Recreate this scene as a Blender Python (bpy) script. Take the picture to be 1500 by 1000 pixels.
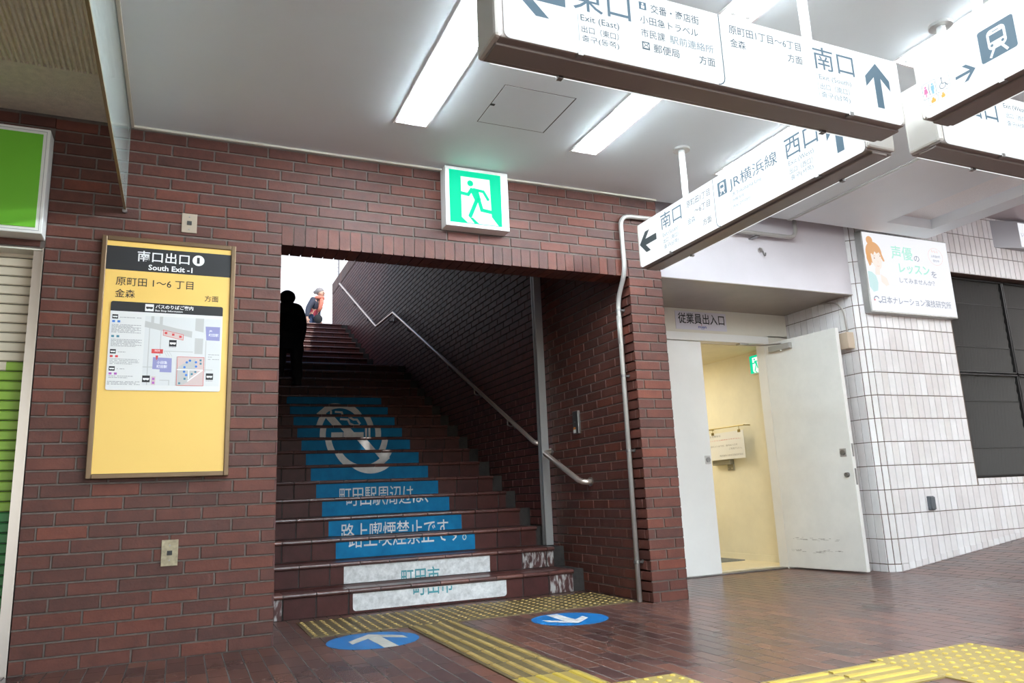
import bpy, bmesh, math, random
from mathutils import Vector, Matrix
random.seed(7)
S = bpy.context.scene
COL = S.collection
for o in list(bpy.data.objects):
    bpy.data.objects.remove(o)

# ---------------------------------------------------------------- camera
EYE = Vector((0, 0, 0.715))
YAW, PITCH, ROLL = math.radians(24.0), math.radians(11.687), math.radians(-2.443)
fw = Vector((math.sin(YAW)*math.cos(PITCH), math.cos(YAW)*math.cos(PITCH), math.sin(PITCH)))
rt = Vector((math.cos(YAW), -math.sin(YAW), 0))
up = rt.cross(fw)
r2 = math.cos(ROLL)*rt + math.sin(ROLL)*up
u2 = -math.sin(ROLL)*rt + math.cos(ROLL)*up
cd = bpy.data.cameras.new('camera'); cam = bpy.data.objects.new('camera', cd); COL.objects.link(cam)
cd.sensor_width = 36; cd.sensor_fit = 'HORIZONTAL'; cd.lens = 36*1093.97/1500
cd.clip_start = 0.05; cd.clip_end = 300
m = Matrix((r2, u2, -fw)).transposed().to_4x4(); m.translation = EYE
cam.matrix_world = m
S.camera = cam

# ---------------------------------------------------------------- world, sun, exposure
w = bpy.data.worlds.new('world'); S.world = w; w.use_nodes = True
nt = w.node_tree
bg = nt.nodes['Background']
sky = nt.nodes.new('ShaderNodeTexSky'); sky.sky_type = 'NISHITA'; sky.sun_disc = False
sky.sun_elevation = math.radians(45); sky.sun_rotation = math.radians(200)
nt.links.new(sky.outputs[0], bg.inputs[0]); bg.inputs[1].default_value = 0.42
sd = bpy.data.lights.new('sun', 'SUN'); sd.energy = 4.6; sd.angle = 0.02; sd.color = (1, .97, .92)
sun = bpy.data.objects.new('sun', sd); COL.objects.link(sun)
sun.rotation_euler = Vector((-0.35, 0.75, -0.75)).to_track_quat('-Z', 'Y').to_euler()
sun.location = (4, -4, 14)
S.view_settings.view_transform = 'Standard'
S.view_settings.look = 'None'
S.view_settings.exposure = 0.0
S.view_settings.gamma = 1
S.view_settings.use_curve_mapping = False
S.cycles.use_denoising = True
S.cycles.max_bounces = 10
S.cycles.diffuse_bounces = 6
TUBE = 128.0          # strength of the fluorescent tubes
SIGN = 0.9           # strength of the backlit sign faces

# ---------------------------------------------------------------- materials
def newmat(name):
    mt = bpy.data.materials.new(name); mt.use_nodes = True
    n = mt.node_tree.nodes
    return mt, mt.node_tree, n['Principled BSDF']

def M(name, col, rough=0.5, metal=0.0, var=0.0, scale=8.0, bump=0.0, bscale=60.0, spec=None, emit=None, es=0.0, alpha=1.0, trans=0.0, coat=0.0):
    mt, t, p = newmat(name)
    p.inputs['Base Color'].default_value = (*col, 1)
    p.inputs['Roughness'].default_value = rough
    p.inputs['Metallic'].default_value = metal
    if spec is not None: p.inputs['Specular IOR Level'].default_value = spec
    if coat: p.inputs['Coat Weight'].default_value = coat
    if emit:
        p.inputs['Emission Color'].default_value = (*emit, 1); p.inputs['Emission Strength'].default_value = es
    if trans: p.inputs['Transmission Weight'].default_value = trans
    if alpha < 1: p.inputs['Alpha'].default_value = alpha
    if var or bump:
        tc = t.nodes.new('ShaderNodeTexCoord')
    if var:
        nz = t.nodes.new('ShaderNodeTexNoise'); nz.inputs['Scale'].default_value = scale; nz.inputs['Detail'].default_value = 6; nz.inputs['Roughness'].default_value = .65
        t.links.new(tc.outputs['Object'], nz.inputs['Vector'])
        rp = t.nodes.new('ShaderNodeMapRange'); rp.inputs[1].default_value = .3; rp.inputs[2].default_value = .7
        rp.inputs[3].default_value = 1-var; rp.inputs[4].default_value = 1+var
        t.links.new(nz.outputs[0], rp.inputs[0])
        mx = t.nodes.new('ShaderNodeVectorMath'); mx.operation = 'SCALE'; mx.inputs[0].default_value = col
        t.links.new(rp.outputs[0], mx.inputs['Scale']); t.links.new(mx.outputs[0], p.inputs['Base Color'])
    if bump:
        n2 = t.nodes.new('ShaderNodeTexNoise'); n2.inputs['Scale'].default_value = bscale; n2.inputs['Detail'].default_value = 4
        t.links.new(tc.outputs['Object'], n2.inputs['Vector'])
        b = t.nodes.new('ShaderNodeBump'); b.inputs['Strength'].default_value = bump; b.inputs['Distance'].default_value = .004
        t.links.new(n2.outputs[0], b.inputs['Height']); t.links.new(b.outputs[0], p.inputs['Normal'])
    return mt

def M_island(name, cols, rough, var=.25, scale=14, bump=.25, bscale=90, spec=.4, stain=None):
    """each loose brick or tile of the mesh gets its own tone from the list"""
    mt, t, p = newmat(name)
    g = t.nodes.new('ShaderNodeNewGeometry')
    cr = t.nodes.new('ShaderNodeValToRGB'); e = cr.color_ramp.elements
    while len(e) < len(cols): e.new(.5)
    for i, c in enumerate(cols):
        e[i].position = i/(len(cols)-1); e[i].color = (*c, 1)
    t.links.new(g.outputs['Random Per Island'], cr.inputs[0])
    tc = t.nodes.new('ShaderNodeTexCoord')
    nz = t.nodes.new('ShaderNodeTexNoise'); nz.inputs['Scale'].default_value = scale; nz.inputs['Detail'].default_value = 8; nz.inputs['Roughness'].default_value = .7
    t.links.new(tc.outputs['Object'], nz.inputs['Vector'])
    rp = t.nodes.new('ShaderNodeMapRange'); rp.inputs[1].default_value = .3; rp.inputs[2].default_value = .7; rp.inputs[3].default_value = 1-var; rp.inputs[4].default_value = 1+var
    t.links.new(nz.outputs[0], rp.inputs[0])
    mx = t.nodes.new('ShaderNodeVectorMath'); mx.operation = 'SCALE'
    t.links.new(cr.outputs[0], mx.inputs[0]); t.links.new(rp.outputs[0], mx.inputs['Scale'])
    out = mx.outputs[0]
    if stain:
        mpp = t.nodes.new('ShaderNodeMapping'); mpp.inputs['Scale'].default_value = (30, 30, 9)
        t.links.new(tc.outputs['Object'], mpp.inputs[0])
        n3 = t.nodes.new('ShaderNodeTexNoise'); n3.inputs['Scale'].default_value = 1.6; n3.inputs['Detail'].default_value = 5
        t.links.new(mpp.outputs[0], n3.inputs['Vector'])
        r3 = t.nodes.new('ShaderNodeMapRange'); r3.inputs[1].default_value = .47; r3.inputs[2].default_value = .62
        t.links.new(n3.outputs[0], r3.inputs[0])
        mm = t.nodes.new('ShaderNodeMix'); mm.data_type = 'RGBA'; mm.inputs['B'].default_value = (*stain, 1)
        t.links.new(r3.outputs[0], mm.inputs['Factor']); t.links.new(out, mm.inputs['A']); out = mm.outputs['Result']
    t.links.new(out, p.inputs['Base Color'])
    p.inputs['Roughness'].default_value = rough; p.inputs['Specular IOR Level'].default_value = spec
    n2 = t.nodes.new('ShaderNodeTexNoise'); n2.inputs['Scale'].default_value = bscale; n2.inputs['Detail'].default_value = 3
    t.links.new(tc.outputs['Object'], n2.inputs['Vector'])
    b = t.nodes.new('ShaderNodeBump'); b.inputs['Strength'].default_value = bump; b.inputs['Distance'].default_value = .003
    t.links.new(n2.outputs[0], b.inputs['Height']); t.links.new(b.outputs[0], p.inputs['Normal'])
    return mt

def E(name, col, s, base=(.8, .8, .8)):
    return M(name, base, .8, emit=col, es=s, spec=.18 if max(base) > .05 else 0.0)

BRICK = M_island('brick_red', [(0.074, 0.0229, 0.0152), (0.087, 0.0264, 0.0176), (0.065, 0.0220, 0.0160), (0.098, 0.0290, 0.0184), (0.081, 0.0246, 0.0168), (0.125, 0.0326, 0.0184), (0.072, 0.0246, 0.0184)], .55)
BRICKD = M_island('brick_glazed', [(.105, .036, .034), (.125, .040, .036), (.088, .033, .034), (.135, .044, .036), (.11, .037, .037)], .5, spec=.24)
MORTAR = M('mortar', (.125, .105, .092), .9, var=.25, scale=20, bump=.4)
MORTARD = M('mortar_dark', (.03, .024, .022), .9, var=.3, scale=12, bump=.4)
TILE = M_island('tile_white', [(.69, .66, .65), (.75, .73, .73), (.66, .62, .61), (.78, .77, .77), (.71, .68, .66)], .32, var=.06, scale=6, bump=.08, bscale=25, spec=.5)
GROUT = M('grout_brown', (.16, .115, .09), .9, var=.3, scale=15)
STEP = M_island('stair_tile', [(.055, .015, .012), (.068, .019, .015), (.045, .013, .012), (.060, .017, .014)], .5, var=.3, scale=10, bump=.15, spec=.22)
STEPST = M_island('stair_tile_stained', [(.06, .02, .018), (.07, .024, .02)], .5, stain=(.42, .40, .39))
NOSE = M_island('stair_nosing', [(.07, .028, .024), (.095, .036, .03), (.06, .026, .025), (.14, .05, .035)], .28, var=.3, scale=16, bump=.12, spec=.55)
CONC = M('concrete_dark', (.028, .024, .022), .9, var=.4, scale=8, bump=.5, bscale=40)
CEIL = M('ceiling_paint', (.80, .875, .90), .6, var=.02, scale=2)
CEILC = M('ceiling_concrete', (.74, .68, .55), .85, var=.12, scale=25, bump=.5, bscale=120)
PANEL = M('soffit_panel', (.83, .88, .91), .45, var=.02, scale=2)
TEXT_P = M('textured_panel', (.90, .90, .90), .8, var=.08, scale=120, bump=.6, bscale=160)
PINKW = M('fascia_paint', (.60, .56, .58), .45, var=.03, scale=3)
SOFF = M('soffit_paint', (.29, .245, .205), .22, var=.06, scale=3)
WOFF = M('door_paint', (.76, .75, .72), .42, var=.03, scale=3)
CREAM = M('corridor_paint', (.76, .71, .55), .7, var=.05, scale=4)
CREAMF = M('corridor_floor', (.76, .66, .44), .3, var=.05, scale=4)
STEEL = M('brushed_steel', (.52, .50, .48), .28, 1.0, var=.06, scale=30)
STEELD = M('worn_steel', (.30, .29, .28), .42, 1.0, var=.15, scale=12)
ALU = M('aluminium_trim', (.62, .62, .60), .4, .8)
BRASS = M('rail_steel_warm', (.78, .66, .58), .32, .75)
TAUPE = M('sign_housing', (.23, .195, .18), .42, .25)
BEIGE = M('sign_end_cap', (.50, .47, .43), .45)
WHITEP = M('white_paint_metal', (.80, .80, .77), .4)
CREAMP = M('cream_paint_metal', (.72, .70, .60), .45)
BRONZE = M('bronze_frame', (.16, .105, .06), .38, .6)
BLACK = M('black_plastic', (.012, .012, .012), .5)
INK = M('black_print', (.010, .010, .012), .55)
WHITE = M('white_print', (.80, .80, .80), .5)
GREYI = M('grey_print', (.33, .33, .34), .6)
YELLOW = M('yellow_panel', (.80, .52, .13), .42)
PAPER = M('paper', (.72, .72, .71), .6)
MAPG = M('map_grey', (.50, .50, .49), .6)
MAPGL = M('map_pale', (.66, .67, .67), .6)
LAV = M('map_lavender', (.27, .27, .50), .6)
REDI = M('red_print', (.62, .06, .06), .55)
PINKI = M('pink_print', (.62, .50, .48), .6)
BLUEI = M('blue_print', (.05, .20, .62), .55)
TEALI = M('teal_print', (.06, .22, .30), .55)
PURPI = M('purple_print', (.45, .12, .48), .55)
SIGNF = E('lit_sign_face', (.95, .985, 1.0), SIGN, (.10, .10, .10))
SIGNK = E('lit_sign_dark_print', (.09, .18, .26), 1.0, (.03, .03, .03))  # bluish glow of the dark and fine print imitates flare over it
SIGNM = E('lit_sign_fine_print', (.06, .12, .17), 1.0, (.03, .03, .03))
SIGNL = E('lit_sign_flared_print', (.26, .36, .43), 1.0, (.03, .03, .03))  # paler glow imitates dark print washed out by flare
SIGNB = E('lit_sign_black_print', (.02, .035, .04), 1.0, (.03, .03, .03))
PINKL = E('lit_pink_print', (.80, .22, .50), 1.0, (.03, .03, .03)); CYANL = E('lit_cyan_print', (.30, .62, .78), 1.0, (.03, .03, .03)); YELL = E('lit_yellow_print', (.90, .55, .08), 1.0, (.03, .03, .03))
TUBEM = E('fluorescent_tube', (.81, .93, 1.0), TUBE)
TROUGH = M('lamp_reflector', (.88, .88, .88), .4)
EXITG = E('lit_exit_green', (.0, .66, .34), 1.0, (.0, .12, .06)); EXITW = E('lit_exit_white', (.86, 1, .95), 1.0, (.2, .2, .2))
ADW = E('lit_advert_face', (.95, .96, 1.0), .93, (.1, .1, .1))
BLUEST = M('blue_sticker', (.004, .15, .32), .65, spec=.15, var=.18, scale=10)
WHITEST = M('white_sticker', (.62, .62, .62), .5, var=.28, scale=26)
ICONST = M('sticker_white_print', (.62, .61, .61), .5, var=.14, scale=14)
TEALST = M('sticker_teal_print', (.06, .26, .30), .5, var=.1, scale=20)
FLOORB = M('floor_sticker_blue', (.008, .15, .42), .38, var=.12, scale=18)
FLOORW = M('floor_sticker_white', (.50, .48, .43), .5, var=.2, scale=22)
FLOORX = M('floor_sticker_worn', (.58, .58, .58), .5, var=.35, scale=30)
TAC_O = M('tactile_old', (.105, .075, .032), .5, var=.35, scale=26, bump=.4)
TAC_OB = M('tactile_old_stud', (.34, .235, .075), .45, var=.2, scale=30)
TAC_N = M('tactile_new', (.27, .195, .06), .5, var=.12, scale=24, bump=.25)
TAC_NB = M('tactile_new_stud', (.46, .33, .05), .4, var=.06, scale=20)
SHUT_C = M('shutter_cream', (.62, .56, .44), .45); SHUT_L = M('shutter_lime', (.25, .44, .04), .45); SHUT_G = M('shutter_green', (.03, .22, .05), .45)
GREENP = M('shop_green', (.155, .50, .035), .35, var=.04, scale=3)
GLASS = M('smoke_glass', (.52, .58, .55), .12, alpha=.5)
GLASSE = M('glass_edge_strip', (.26, .20, .11), .4, .3)
DARKM = M('louvre_dark', (.018, .017, .016), .5, .3)
MESHM = M('louvre_mesh', (.062, .058, .054), .5, .2, spec=.3)
HAIRG = M('grey_hair', (.22, .20, .19), .6); HAIRB = M('black_hair', (.012, .011, .011), .5)
SKIN = M('skin', (.52, .29, .20), .55); DENIM = M('denim', (.035, .06, .12), .8, var=.3, scale=30); NAVY = M('navy_jacket', (.035, .04, .06), .75, var=.3, scale=25)
COATB = M('black_coat', (.010, .010, .011), .85, var=.2, scale=20); SCARF = M('orange_scarf', (.55, .17, .11), .8, var=.35, scale=40); REDSH = M('red_shirt', (.30, .03, .05), .8, var=.2, scale=30)
FACADE = M_island('facade_white_tile', [(.66, .65, .65), (.70, .69, .69), (.63, .63, .63)], .6, var=.03, bump=.05)

def floor_material():
    mt, t, p = newmat('floor_brick')
    tc = t.nodes.new('ShaderNodeTexCoord')
    mp = t.nodes.new('ShaderNodeMapping'); mp.inputs['Rotation'].default_value = (0, 0, math.radians(90)); mp.inputs['Location'].default_value = (.05, .026, 0)
    t.links.new(tc.outputs['Object'], mp.inputs[0])
    b = t.nodes.new('ShaderNodeTexBrick')
    b.offset = .5; b.inputs['Scale'].default_value = 1.0
    b.inputs['Brick Width'].default_value = .222; b.inputs['Row Height'].default_value = .0845
    b.inputs['Mortar Size'].default_value = .0036; b.inputs['Mortar Smooth'].default_value = .15; b.inputs['Bias'].default_value = 0
    b.inputs['Color1'].default_value = (.145, .060, .042, 1); b.inputs['Color2'].default_value = (.062, .031, .028, 1); b.inputs['Mortar'].default_value = (.06, .048, .044, 1)
    t.links.new(mp.outputs[0], b.inputs['Vector'])
    # patches of redder brick
    nz = t.nodes.new('ShaderNodeTexNoise'); nz.inputs['Scale'].default_value = 1.1; nz.inputs['Detail'].default_value = 5
    t.links.new(tc.outputs['Object'], nz.inputs['Vector'])
    mr = t.nodes.new('ShaderNodeMapRange'); mr.inputs[1].default_value = .35; mr.inputs[2].default_value = .7; mr.inputs[3].default_value = .72; mr.inputs[4].default_value = 1.3
    t.links.new(nz.outputs[0], mr.inputs[0])
    n3 = t.nodes.new('ShaderNodeTexNoise'); n3.inputs['Scale'].default_value = 40; n3.inputs['Detail'].default_value = 6
    t.links.new(tc.outputs['Object'], n3.inputs['Vector'])
    m3 = t.nodes.new('ShaderNodeMapRange'); m3.inputs[3].default_value = .75; m3.inputs[4].default_value = 1.25
    t.links.new(n3.outputs[0], m3.inputs[0])
    mu = t.nodes.new('ShaderNodeMath'); mu.operation = 'MULTIPLY'; t.links.new(mr.outputs[0], mu.inputs[0]); t.links.new(m3.outputs[0], mu.inputs[1])
    vm = t.nodes.new('ShaderNodeVectorMath'); vm.operation = 'SCALE'
    t.links.new(b.outputs['Color'], vm.inputs[0]); t.links.new(mu.outputs[0], vm.inputs['Scale'])
    t.links.new(vm.outputs[0], p.inputs['Base Color'])
    rr = t.nodes.new('ShaderNodeMapRange'); rr.inputs[3].default_value = .2; rr.inputs[4].default_value = .38
    t.links.new(nz.outputs[0], rr.inputs[0])
    ma = t.nodes.new('ShaderNodeMath'); ma.operation = 'MULTIPLY_ADD'; ma.inputs[1].default_value = .5
    t.links.new(b.outputs['Fac'], ma.inputs[0]); t.links.new(rr.outputs[0], ma.inputs[2]); t.links.new(ma.outputs[0], p.inputs['Roughness'])
    inv = t.nodes.new('ShaderNodeMath'); inv.operation = 'MULTIPLY_ADD'; inv.inputs[1].default_value = -1; inv.inputs[2].default_value = 1
    t.links.new(b.outputs['Fac'], inv.inputs[0])
    ad = t.nodes.new('ShaderNodeMath'); ad.operation = 'MULTIPLY_ADD'; ad.inputs[1].default_value = .12
    t.links.new(n3.outputs[0], ad.inputs[0]); t.links.new(inv.outputs[0], ad.inputs[2])
    bp = t.nodes.new('ShaderNodeBump'); bp.inputs['Strength'].default_value = .5; bp.inputs['Distance'].default_value = .003
    t.links.new(ad.outputs[0], bp.inputs['Height']); t.links.new(bp.outputs[0], p.inputs['Normal'])
    p.inputs['Specular IOR Level'].default_value = .5
    return mt
FLOOR = floor_material()

# ---------------------------------------------------------------- mesh helpers
class MB:
    def __init__(s): s.v = []; s.f = []; s.m = []
    def add(s, vs, fs, mi=0):
        o = len(s.v); s.v += [tuple(x) for x in vs]; s.f += [tuple(i+o for i in f) for f in fs]; s.m += [mi]*len(fs); return s
    def box(s, x0, x1, y0, y1, z0, z1, mi=0):
        return s.add([(x0,y0,z0),(x1,y0,z0),(x1,y1,z0),(x0,y1,z0),(x0,y0,z1),(x1,y0,z1),(x1,y1,z1),(x0,y1,z1)],
                     [(0,3,2,1),(4,5,6,7),(0,1,5,4),(1,2,6,5),(2,3,7,6),(3,0,4,7)], mi)
    def quad(s, a, b, c, d, mi=0): return s.add([a,b,c,d], [(0,1,2,3)], mi)
    def prism(s, pts, d, mi=0):
        """closed polygon pts (3D) extruded by vector d"""
        n = len(pts); d = Vector(d)
        vs = [Vector(p) for p in pts] + [Vector(p)+d for p in pts]
        return s.add(vs, [tuple(range(n))[::-1], tuple(range(n, 2*n))] + [(i, (i+1) % n, n+(i+1) % n, n+i) for i in range(n)], mi)
    def poly(s, pts, mi=0): return s.add(pts, [tuple(range(len(pts)))], mi)
    def cyl(s, a, b, r, n=16, mi=0, rb=None):
        return s.tube([a, b], r, n, mi, radii=[r, r if rb is None else rb])
    def tube(s, path, r, n=12, mi=0, radii=None):
        path = [Vector(p) for p in path]; k = len(path); rings = []
        t0 = (path[1]-path[0]).normalized()
        ref = Vector((0,0,1)) if abs(t0.z) < .9 else Vector((1,0,0))
        a = t0.cross(ref).normalized(); b = t0.cross(a).normalized()
        vs = []
        prev = t0
        for i, p in enumerate(path):
            if i == 0: t = t0
            elif i == k-1: t = (path[i]-path[i-1]).normalized()
            else: t = ((path[i]-path[i-1]).normalized()+(path[i+1]-path[i]).normalized()).normalized()
            q = prev.rotation_difference(t); a = q @ a; b = q @ b; prev = t
            rr = radii[i] if radii else r
            if 0 < i < k-1:
                c = max(.5, t.dot((path[i]-path[i-1]).normalized())); rr /= c**.0
            for j in range(n):
                an = 2*math.pi*j/n; vs.append(p + a*math.cos(an)*rr + b*math.sin(an)*rr)
        fs = [(i*n+j, i*n+(j+1) % n, (i+1)*n+(j+1) % n, (i+1)*n+j) for i in range(k-1) for j in range(n)]
        fs += [tuple(range(n))[::-1], tuple(range((k-1)*n, k*n))]
        return s.add(vs, fs, mi)
    def ball(s, c, rx, ry=None, rz=None, nu=16, nv=10, mi=0):
        ry = ry or rx; rz = rz or rx; c = Vector(c); vs = [c+Vector((0,0,rz))]; fs = []
        for i in range(1, nv):
            th = math.pi*i/nv
            for j in range(nu):
                ph = 2*math.pi*j/nu; vs.append(c+Vector((rx*math.sin(th)*math.cos(ph), ry*math.sin(th)*math.sin(ph), rz*math.cos(th))))
        vs.append(c-Vector((0,0,rz)))
        for j in range(nu): fs.append((0, 1+j, 1+(j+1) % nu))
        for i in range(nv-2):
            for j in range(nu): a = 1+i*nu; fs.append((a+j, a+nu+j, a+nu+(j+1) % nu, a+(j+1) % nu))
        l = len(vs)-1; a = 1+(nv-2)*nu
        for j in range(nu): fs.append((l, a+(j+1) % nu, a+j))
        return s.add(vs, fs, mi)
    def build(s, name, mats, parent=None, smooth=False, bevel=0.0, kind=None):
        me = bpy.data.meshes.new(name); me.from_pydata(s.v, [], s.f)
        mats = mats if isinstance(mats, (list, tuple)) else [mats]
        for x in mats: me.materials.append(x)
        me.polygons.foreach_set('material_index', s.m)
        if smooth: me.polygons.foreach_set('use_smooth', [True]*len(s.f))
        me.update()
        o = bpy.data.objects.new(name, me); COL.objects.link(o)
        if bevel:
            b = o.modifiers.new('bevel', 'BEVEL'); b.width = bevel; b.segments = 2; b.limit_method = 'ANGLE'; b.angle_limit = math.radians(40)
        if smooth and not bevel:
            pass
        if parent is not None: attach(o, parent)
        if kind: o['kind'] = kind
        return o

def attach(o, parent):
    o.parent = parent
    chain = Matrix.Identity(4); p = parent
    while p is not None:
        chain = (p.matrix_parent_inverse if p.parent else Matrix.Identity(4)) @ p.matrix_basis @ Matrix.Identity(4) if False else chain
        p = p.parent
    o.matrix_parent_inverse = world(parent).inverted()
def world(o):
    if o.parent is None: return o.matrix_basis.copy()
    return world(o.parent) @ o.matrix_parent_inverse @ o.matrix_basis
def tag(o, label, cat, group=None):
    o['label'] = label; o['category'] = cat
    if group: o['group'] = group
    return o
def thing(name, label, cat, loc, group=None):
    o = bpy.data.objects.new(name, None); COL.objects.link(o); o.location = loc; o.empty_display_size = .1
    return tag(o, label, cat, group)

def arc(cx, cy, r, a0, a1, n): return [(cx+r*math.cos(math.radians(a0+(a1-a0)*i/n)), cy+r*math.sin(math.radians(a0+(a1-a0)*i/n))) for i in range(n+1)]
def rrect(u0, u1, v0, v1, r, n=5, corners=(1,1,1,1)):
    """rounded rectangle outline, corners order: bottom-left, bottom-right, top-right, top-left"""
    p = []
    for k, (cx, cy, a) in enumerate(((u0+r, v0+r, 180), (u1-r, v0+r, 270), (u1-r, v1-r, 0), (u0+r, v1-r, 90))):
        if corners[k]: p += arc(cx, cy, r, a, a+90, n)
        else: p.append(((u0, v0), (u1, v0), (u1, v1), (u0, v1))[k])
    return p

# a drawing plane: maps (u,v) on a flat sign to the place
def planeY(y): return lambda u, v, d=0: (u, y-d, v)              # faces the hall (-Y), u = X
def planeX(x): return lambda u, v, d=0: (x-d, -u, v)             # faces -X, u = -Y
def planeZ(z): return lambda u, v, d=0: (u, v, z+d)

_tc = {}
def text_geo(body, bold=0.0):
    k = (body, bold)
    if k in _tc: return _tc[k]
    c = bpy.data.curves.new('t', 'FONT'); c.body = body; c.resolution_u = 2; c.offset = bold
    o = bpy.data.objects.new('t', c); COL.objects.link(o)
    dg = bpy.context.evaluated_depsgraph_get()
    me = bpy.data.meshes.new_from_object(o.evaluated_get(dg))
    vs = [(v.co.x, v.co.y) for v in me.vertices]; fs = [tuple(p.vertices) for p in me.polygons]
    bpy.data.objects.remove(o); bpy.data.curves.remove(c); bpy.data.meshes.remove(me)
    x0 = min(v[0] for v in vs); x1 = max(v[0] for v in vs); y0 = min(v[1] for v in vs); y1 = max(v[1] for v in vs)
    vs = [((x-x0)/(x1-x0), (y-y0)/(y1-y0)) for x, y in vs]
    _tc[k] = (vs, fs); return _tc[k]
def write(mb, pl, body, u0, u1, v0, v1, mi=0, bold=0.004, d=.0012):
    if hasattr(mb, 'blocks'):                 # each block of lettering becomes a part of its own
        nb = MB(); mb.blocks.append(nb); mb = nb
    vs, fs = text_geo(body, bold)
    mb.add([pl(u0+x*(u1-u0), v0+y*(v1-v0), d) for x, y in vs], fs, mi)
def draw(mb, pl, pts, mi=0, d=.0012): mb.poly([pl(u, v, d) for u, v in pts], mi)
def rect(mb, pl, u0, u1, v0, v1, mi=0, d=.0012): draw(mb, pl, [(u0,v0),(u1,v0),(u1,v1),(u0,v1)], mi, d)
def disc(mb, pl, u, v, r, mi=0, d=.0012, n=28, ry=None): draw(mb, pl, [(u+r*math.cos(2*math.pi*i/n), v+(ry or r)*math.sin(2*math.pi*i/n)) for i in range(n)], mi, d)
def ring(mb, pl, u, v, ro, ri, mi=0, d=.0012, n=40, ky=1.0, a0=0, a1=360):
    for i in range(n):
        a = math.radians(a0+(a1-a0)*i/n); b = math.radians(a0+(a1-a0)*(i+1)/n)
        draw(mb, pl, [(u+ri*math.cos(a), v+ky*ri*math.sin(a)), (u+ro*math.cos(a), v+ky*ro*math.sin(a)), (u+ro*math.cos(b), v+ky*ro*math.sin(b)), (u+ri*math.cos(b), v+ky*ri*math.sin(b))], mi, d)
def stroke(mb, pl, pts, wd, mi=0, d=.0012):
    for (a, b), (c, e) in zip(pts, pts[1:]):
        L = math.hypot(c-a, e-b) or 1; nx, ny = -(e-b)/L*wd/2, (c-a)/L*wd/2; tx, ty = (c-a)/L*wd*.3, (e-b)/L*wd*.3
        draw(mb, pl, [(a+nx-tx, b+ny-ty), (a-nx-tx, b-ny-ty), (c-nx+tx, e-ny+ty), (c+nx+tx, e+ny+ty)], mi, d)
def LB():
    b = MB(); b.blocks = []; return b
def build_blocks(mb, name, mats, parent):
    for b in mb.blocks + ([mb] if mb.f else []): b.build(name, mats, parent)
def arrow(mb, pl, tip, dirv, length, half, mi=0, sw=.04, ww=.045, d=.0012):
    """flat arrow: straight shaft, two swept wings cut square at the ends"""
    dx, dy = dirv; px, py = -dy, dx
    def P(a, b): return (tip[0]-dx*a+px*b, tip[1]-dy*a+py*b)
    k = half  # wings at 45 degrees
    for s_ in (1, -1):
        draw(mb, pl, [P(0, 0), P(k, s_*k), P(k+ww*1.05, s_*k), P(ww*1.05, 0)], mi, d)
    c_ = ww*1.05
    draw(mb, pl, [P(c_, 0), P(c_+sw/2, sw/2), P(length, sw/2), P(length, -sw/2), P(c_+sw/2, -sw/2)], mi, d)

def running_man(mb, pl, u0, v0, s, mg, mw, d=.001, mirror=1):
    """emergency exit pictogram in a square of side s at (u0,v0): green frame, white doorway, green figure"""
    q = lambda x, y: (u0+s*x, v0+s*y)
    draw(mb, pl, [q(0,0), q(1,0), q(1,1), q(0,1)], mg, d)
    draw(mb, pl, [q(.22,.0+.11), q(.33,.01), q(.93,.01), q(.80,.17), q(.78,.885), q(.22,.885)], mw, d*1.6)
    e = d*2.2
    disc(mb, pl, *q(.40,.77), s*.058, mg, e)
    def lim(pts, wd): 
        stroke(mb, pl, [q(*p) for p in pts], s*wd, mg, e)
        for p in pts: disc(mb, pl, *q(*p), s*wd/2, mg, e*1.05, 12)
    draw(mb, pl, [q(.385,.65), q(.47,.69), q(.55,.66), q(.60,.47), q(.48,.45)], mg, e)
    lim([(.42,.655), (.355,.55), (.22,.565)], .062)
    lim([(.50,.655), (.65,.64), (.735,.50)], .055)
    lim([(.53,.49), (.385,.15)], .072)
    lim([(.555,.48), (.61,.28), (.83,.255)], .068)
    draw(mb, pl, [q(.37,.115), q(.43,.115), q(.55,.01), q(.46,.01)], mg, e)

# ------------------------------------------------------------- brick fields
def bricks(mb, pl, v0, v1, course, length, gap, intervals, depth=.006, mi=0, mo=1, offs=(0, 1/3, 2/3), u_start=0.0, ins=.0022, back=True, holes=()):
    """rows of single bricks between v0 and v1; intervals(v) gives the [u0,u1] runs of a row"""
    n = int(math.ceil((v1-v0)/course-1e-6))
    for r in range(n):
        a = v0+r*course; b = min(a+course, v1)
        vm = (a+b)/2
        for (ua, ub) in intervals(vm):
            if back: mb.quad(pl(ua, a), pl(ub, a), pl(ub, b), pl(ua, b), mo)
            st = u_start + offs[r % len(offs)]*length
            k0 = math.floor((ua-st)/length)
            k = k0
            while True:
                x0 = st+k*length+gap/2; x1 = st+(k+1)*length-gap/2
                if x0 > ub: break
                k += 1
                first = x0 <= ua+gap*1.5; last = x1 >= ub-gap*1.5
                x0 = max(x0, ua); x1 = min(x1, ub)
                if x1-x0 < .014: continue
                y0, y1 = a+gap/2, b-gap/2
                if y1-y0 < .01: continue
                mb.add([pl(x0, y0), pl(x1, y0), pl(x1, y1), pl(x0, y1),
                        pl(x0+ins, y0+ins, depth), pl(x1-ins, y0+ins, depth), pl(x1-ins, y1-ins, depth), pl(x0+ins, y1-ins, depth)],
                       [(4,5,6,7), (0,1,5,4), (1,2,6,5), (2,3,7,6), (3,0,4,7)], mi)

# ================================================================ SETTING
YW = 4.285                       # face of the brick wall
XL, XR = .476, 2.83              # stair opening
ZC = 2.80                        # ceiling

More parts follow.
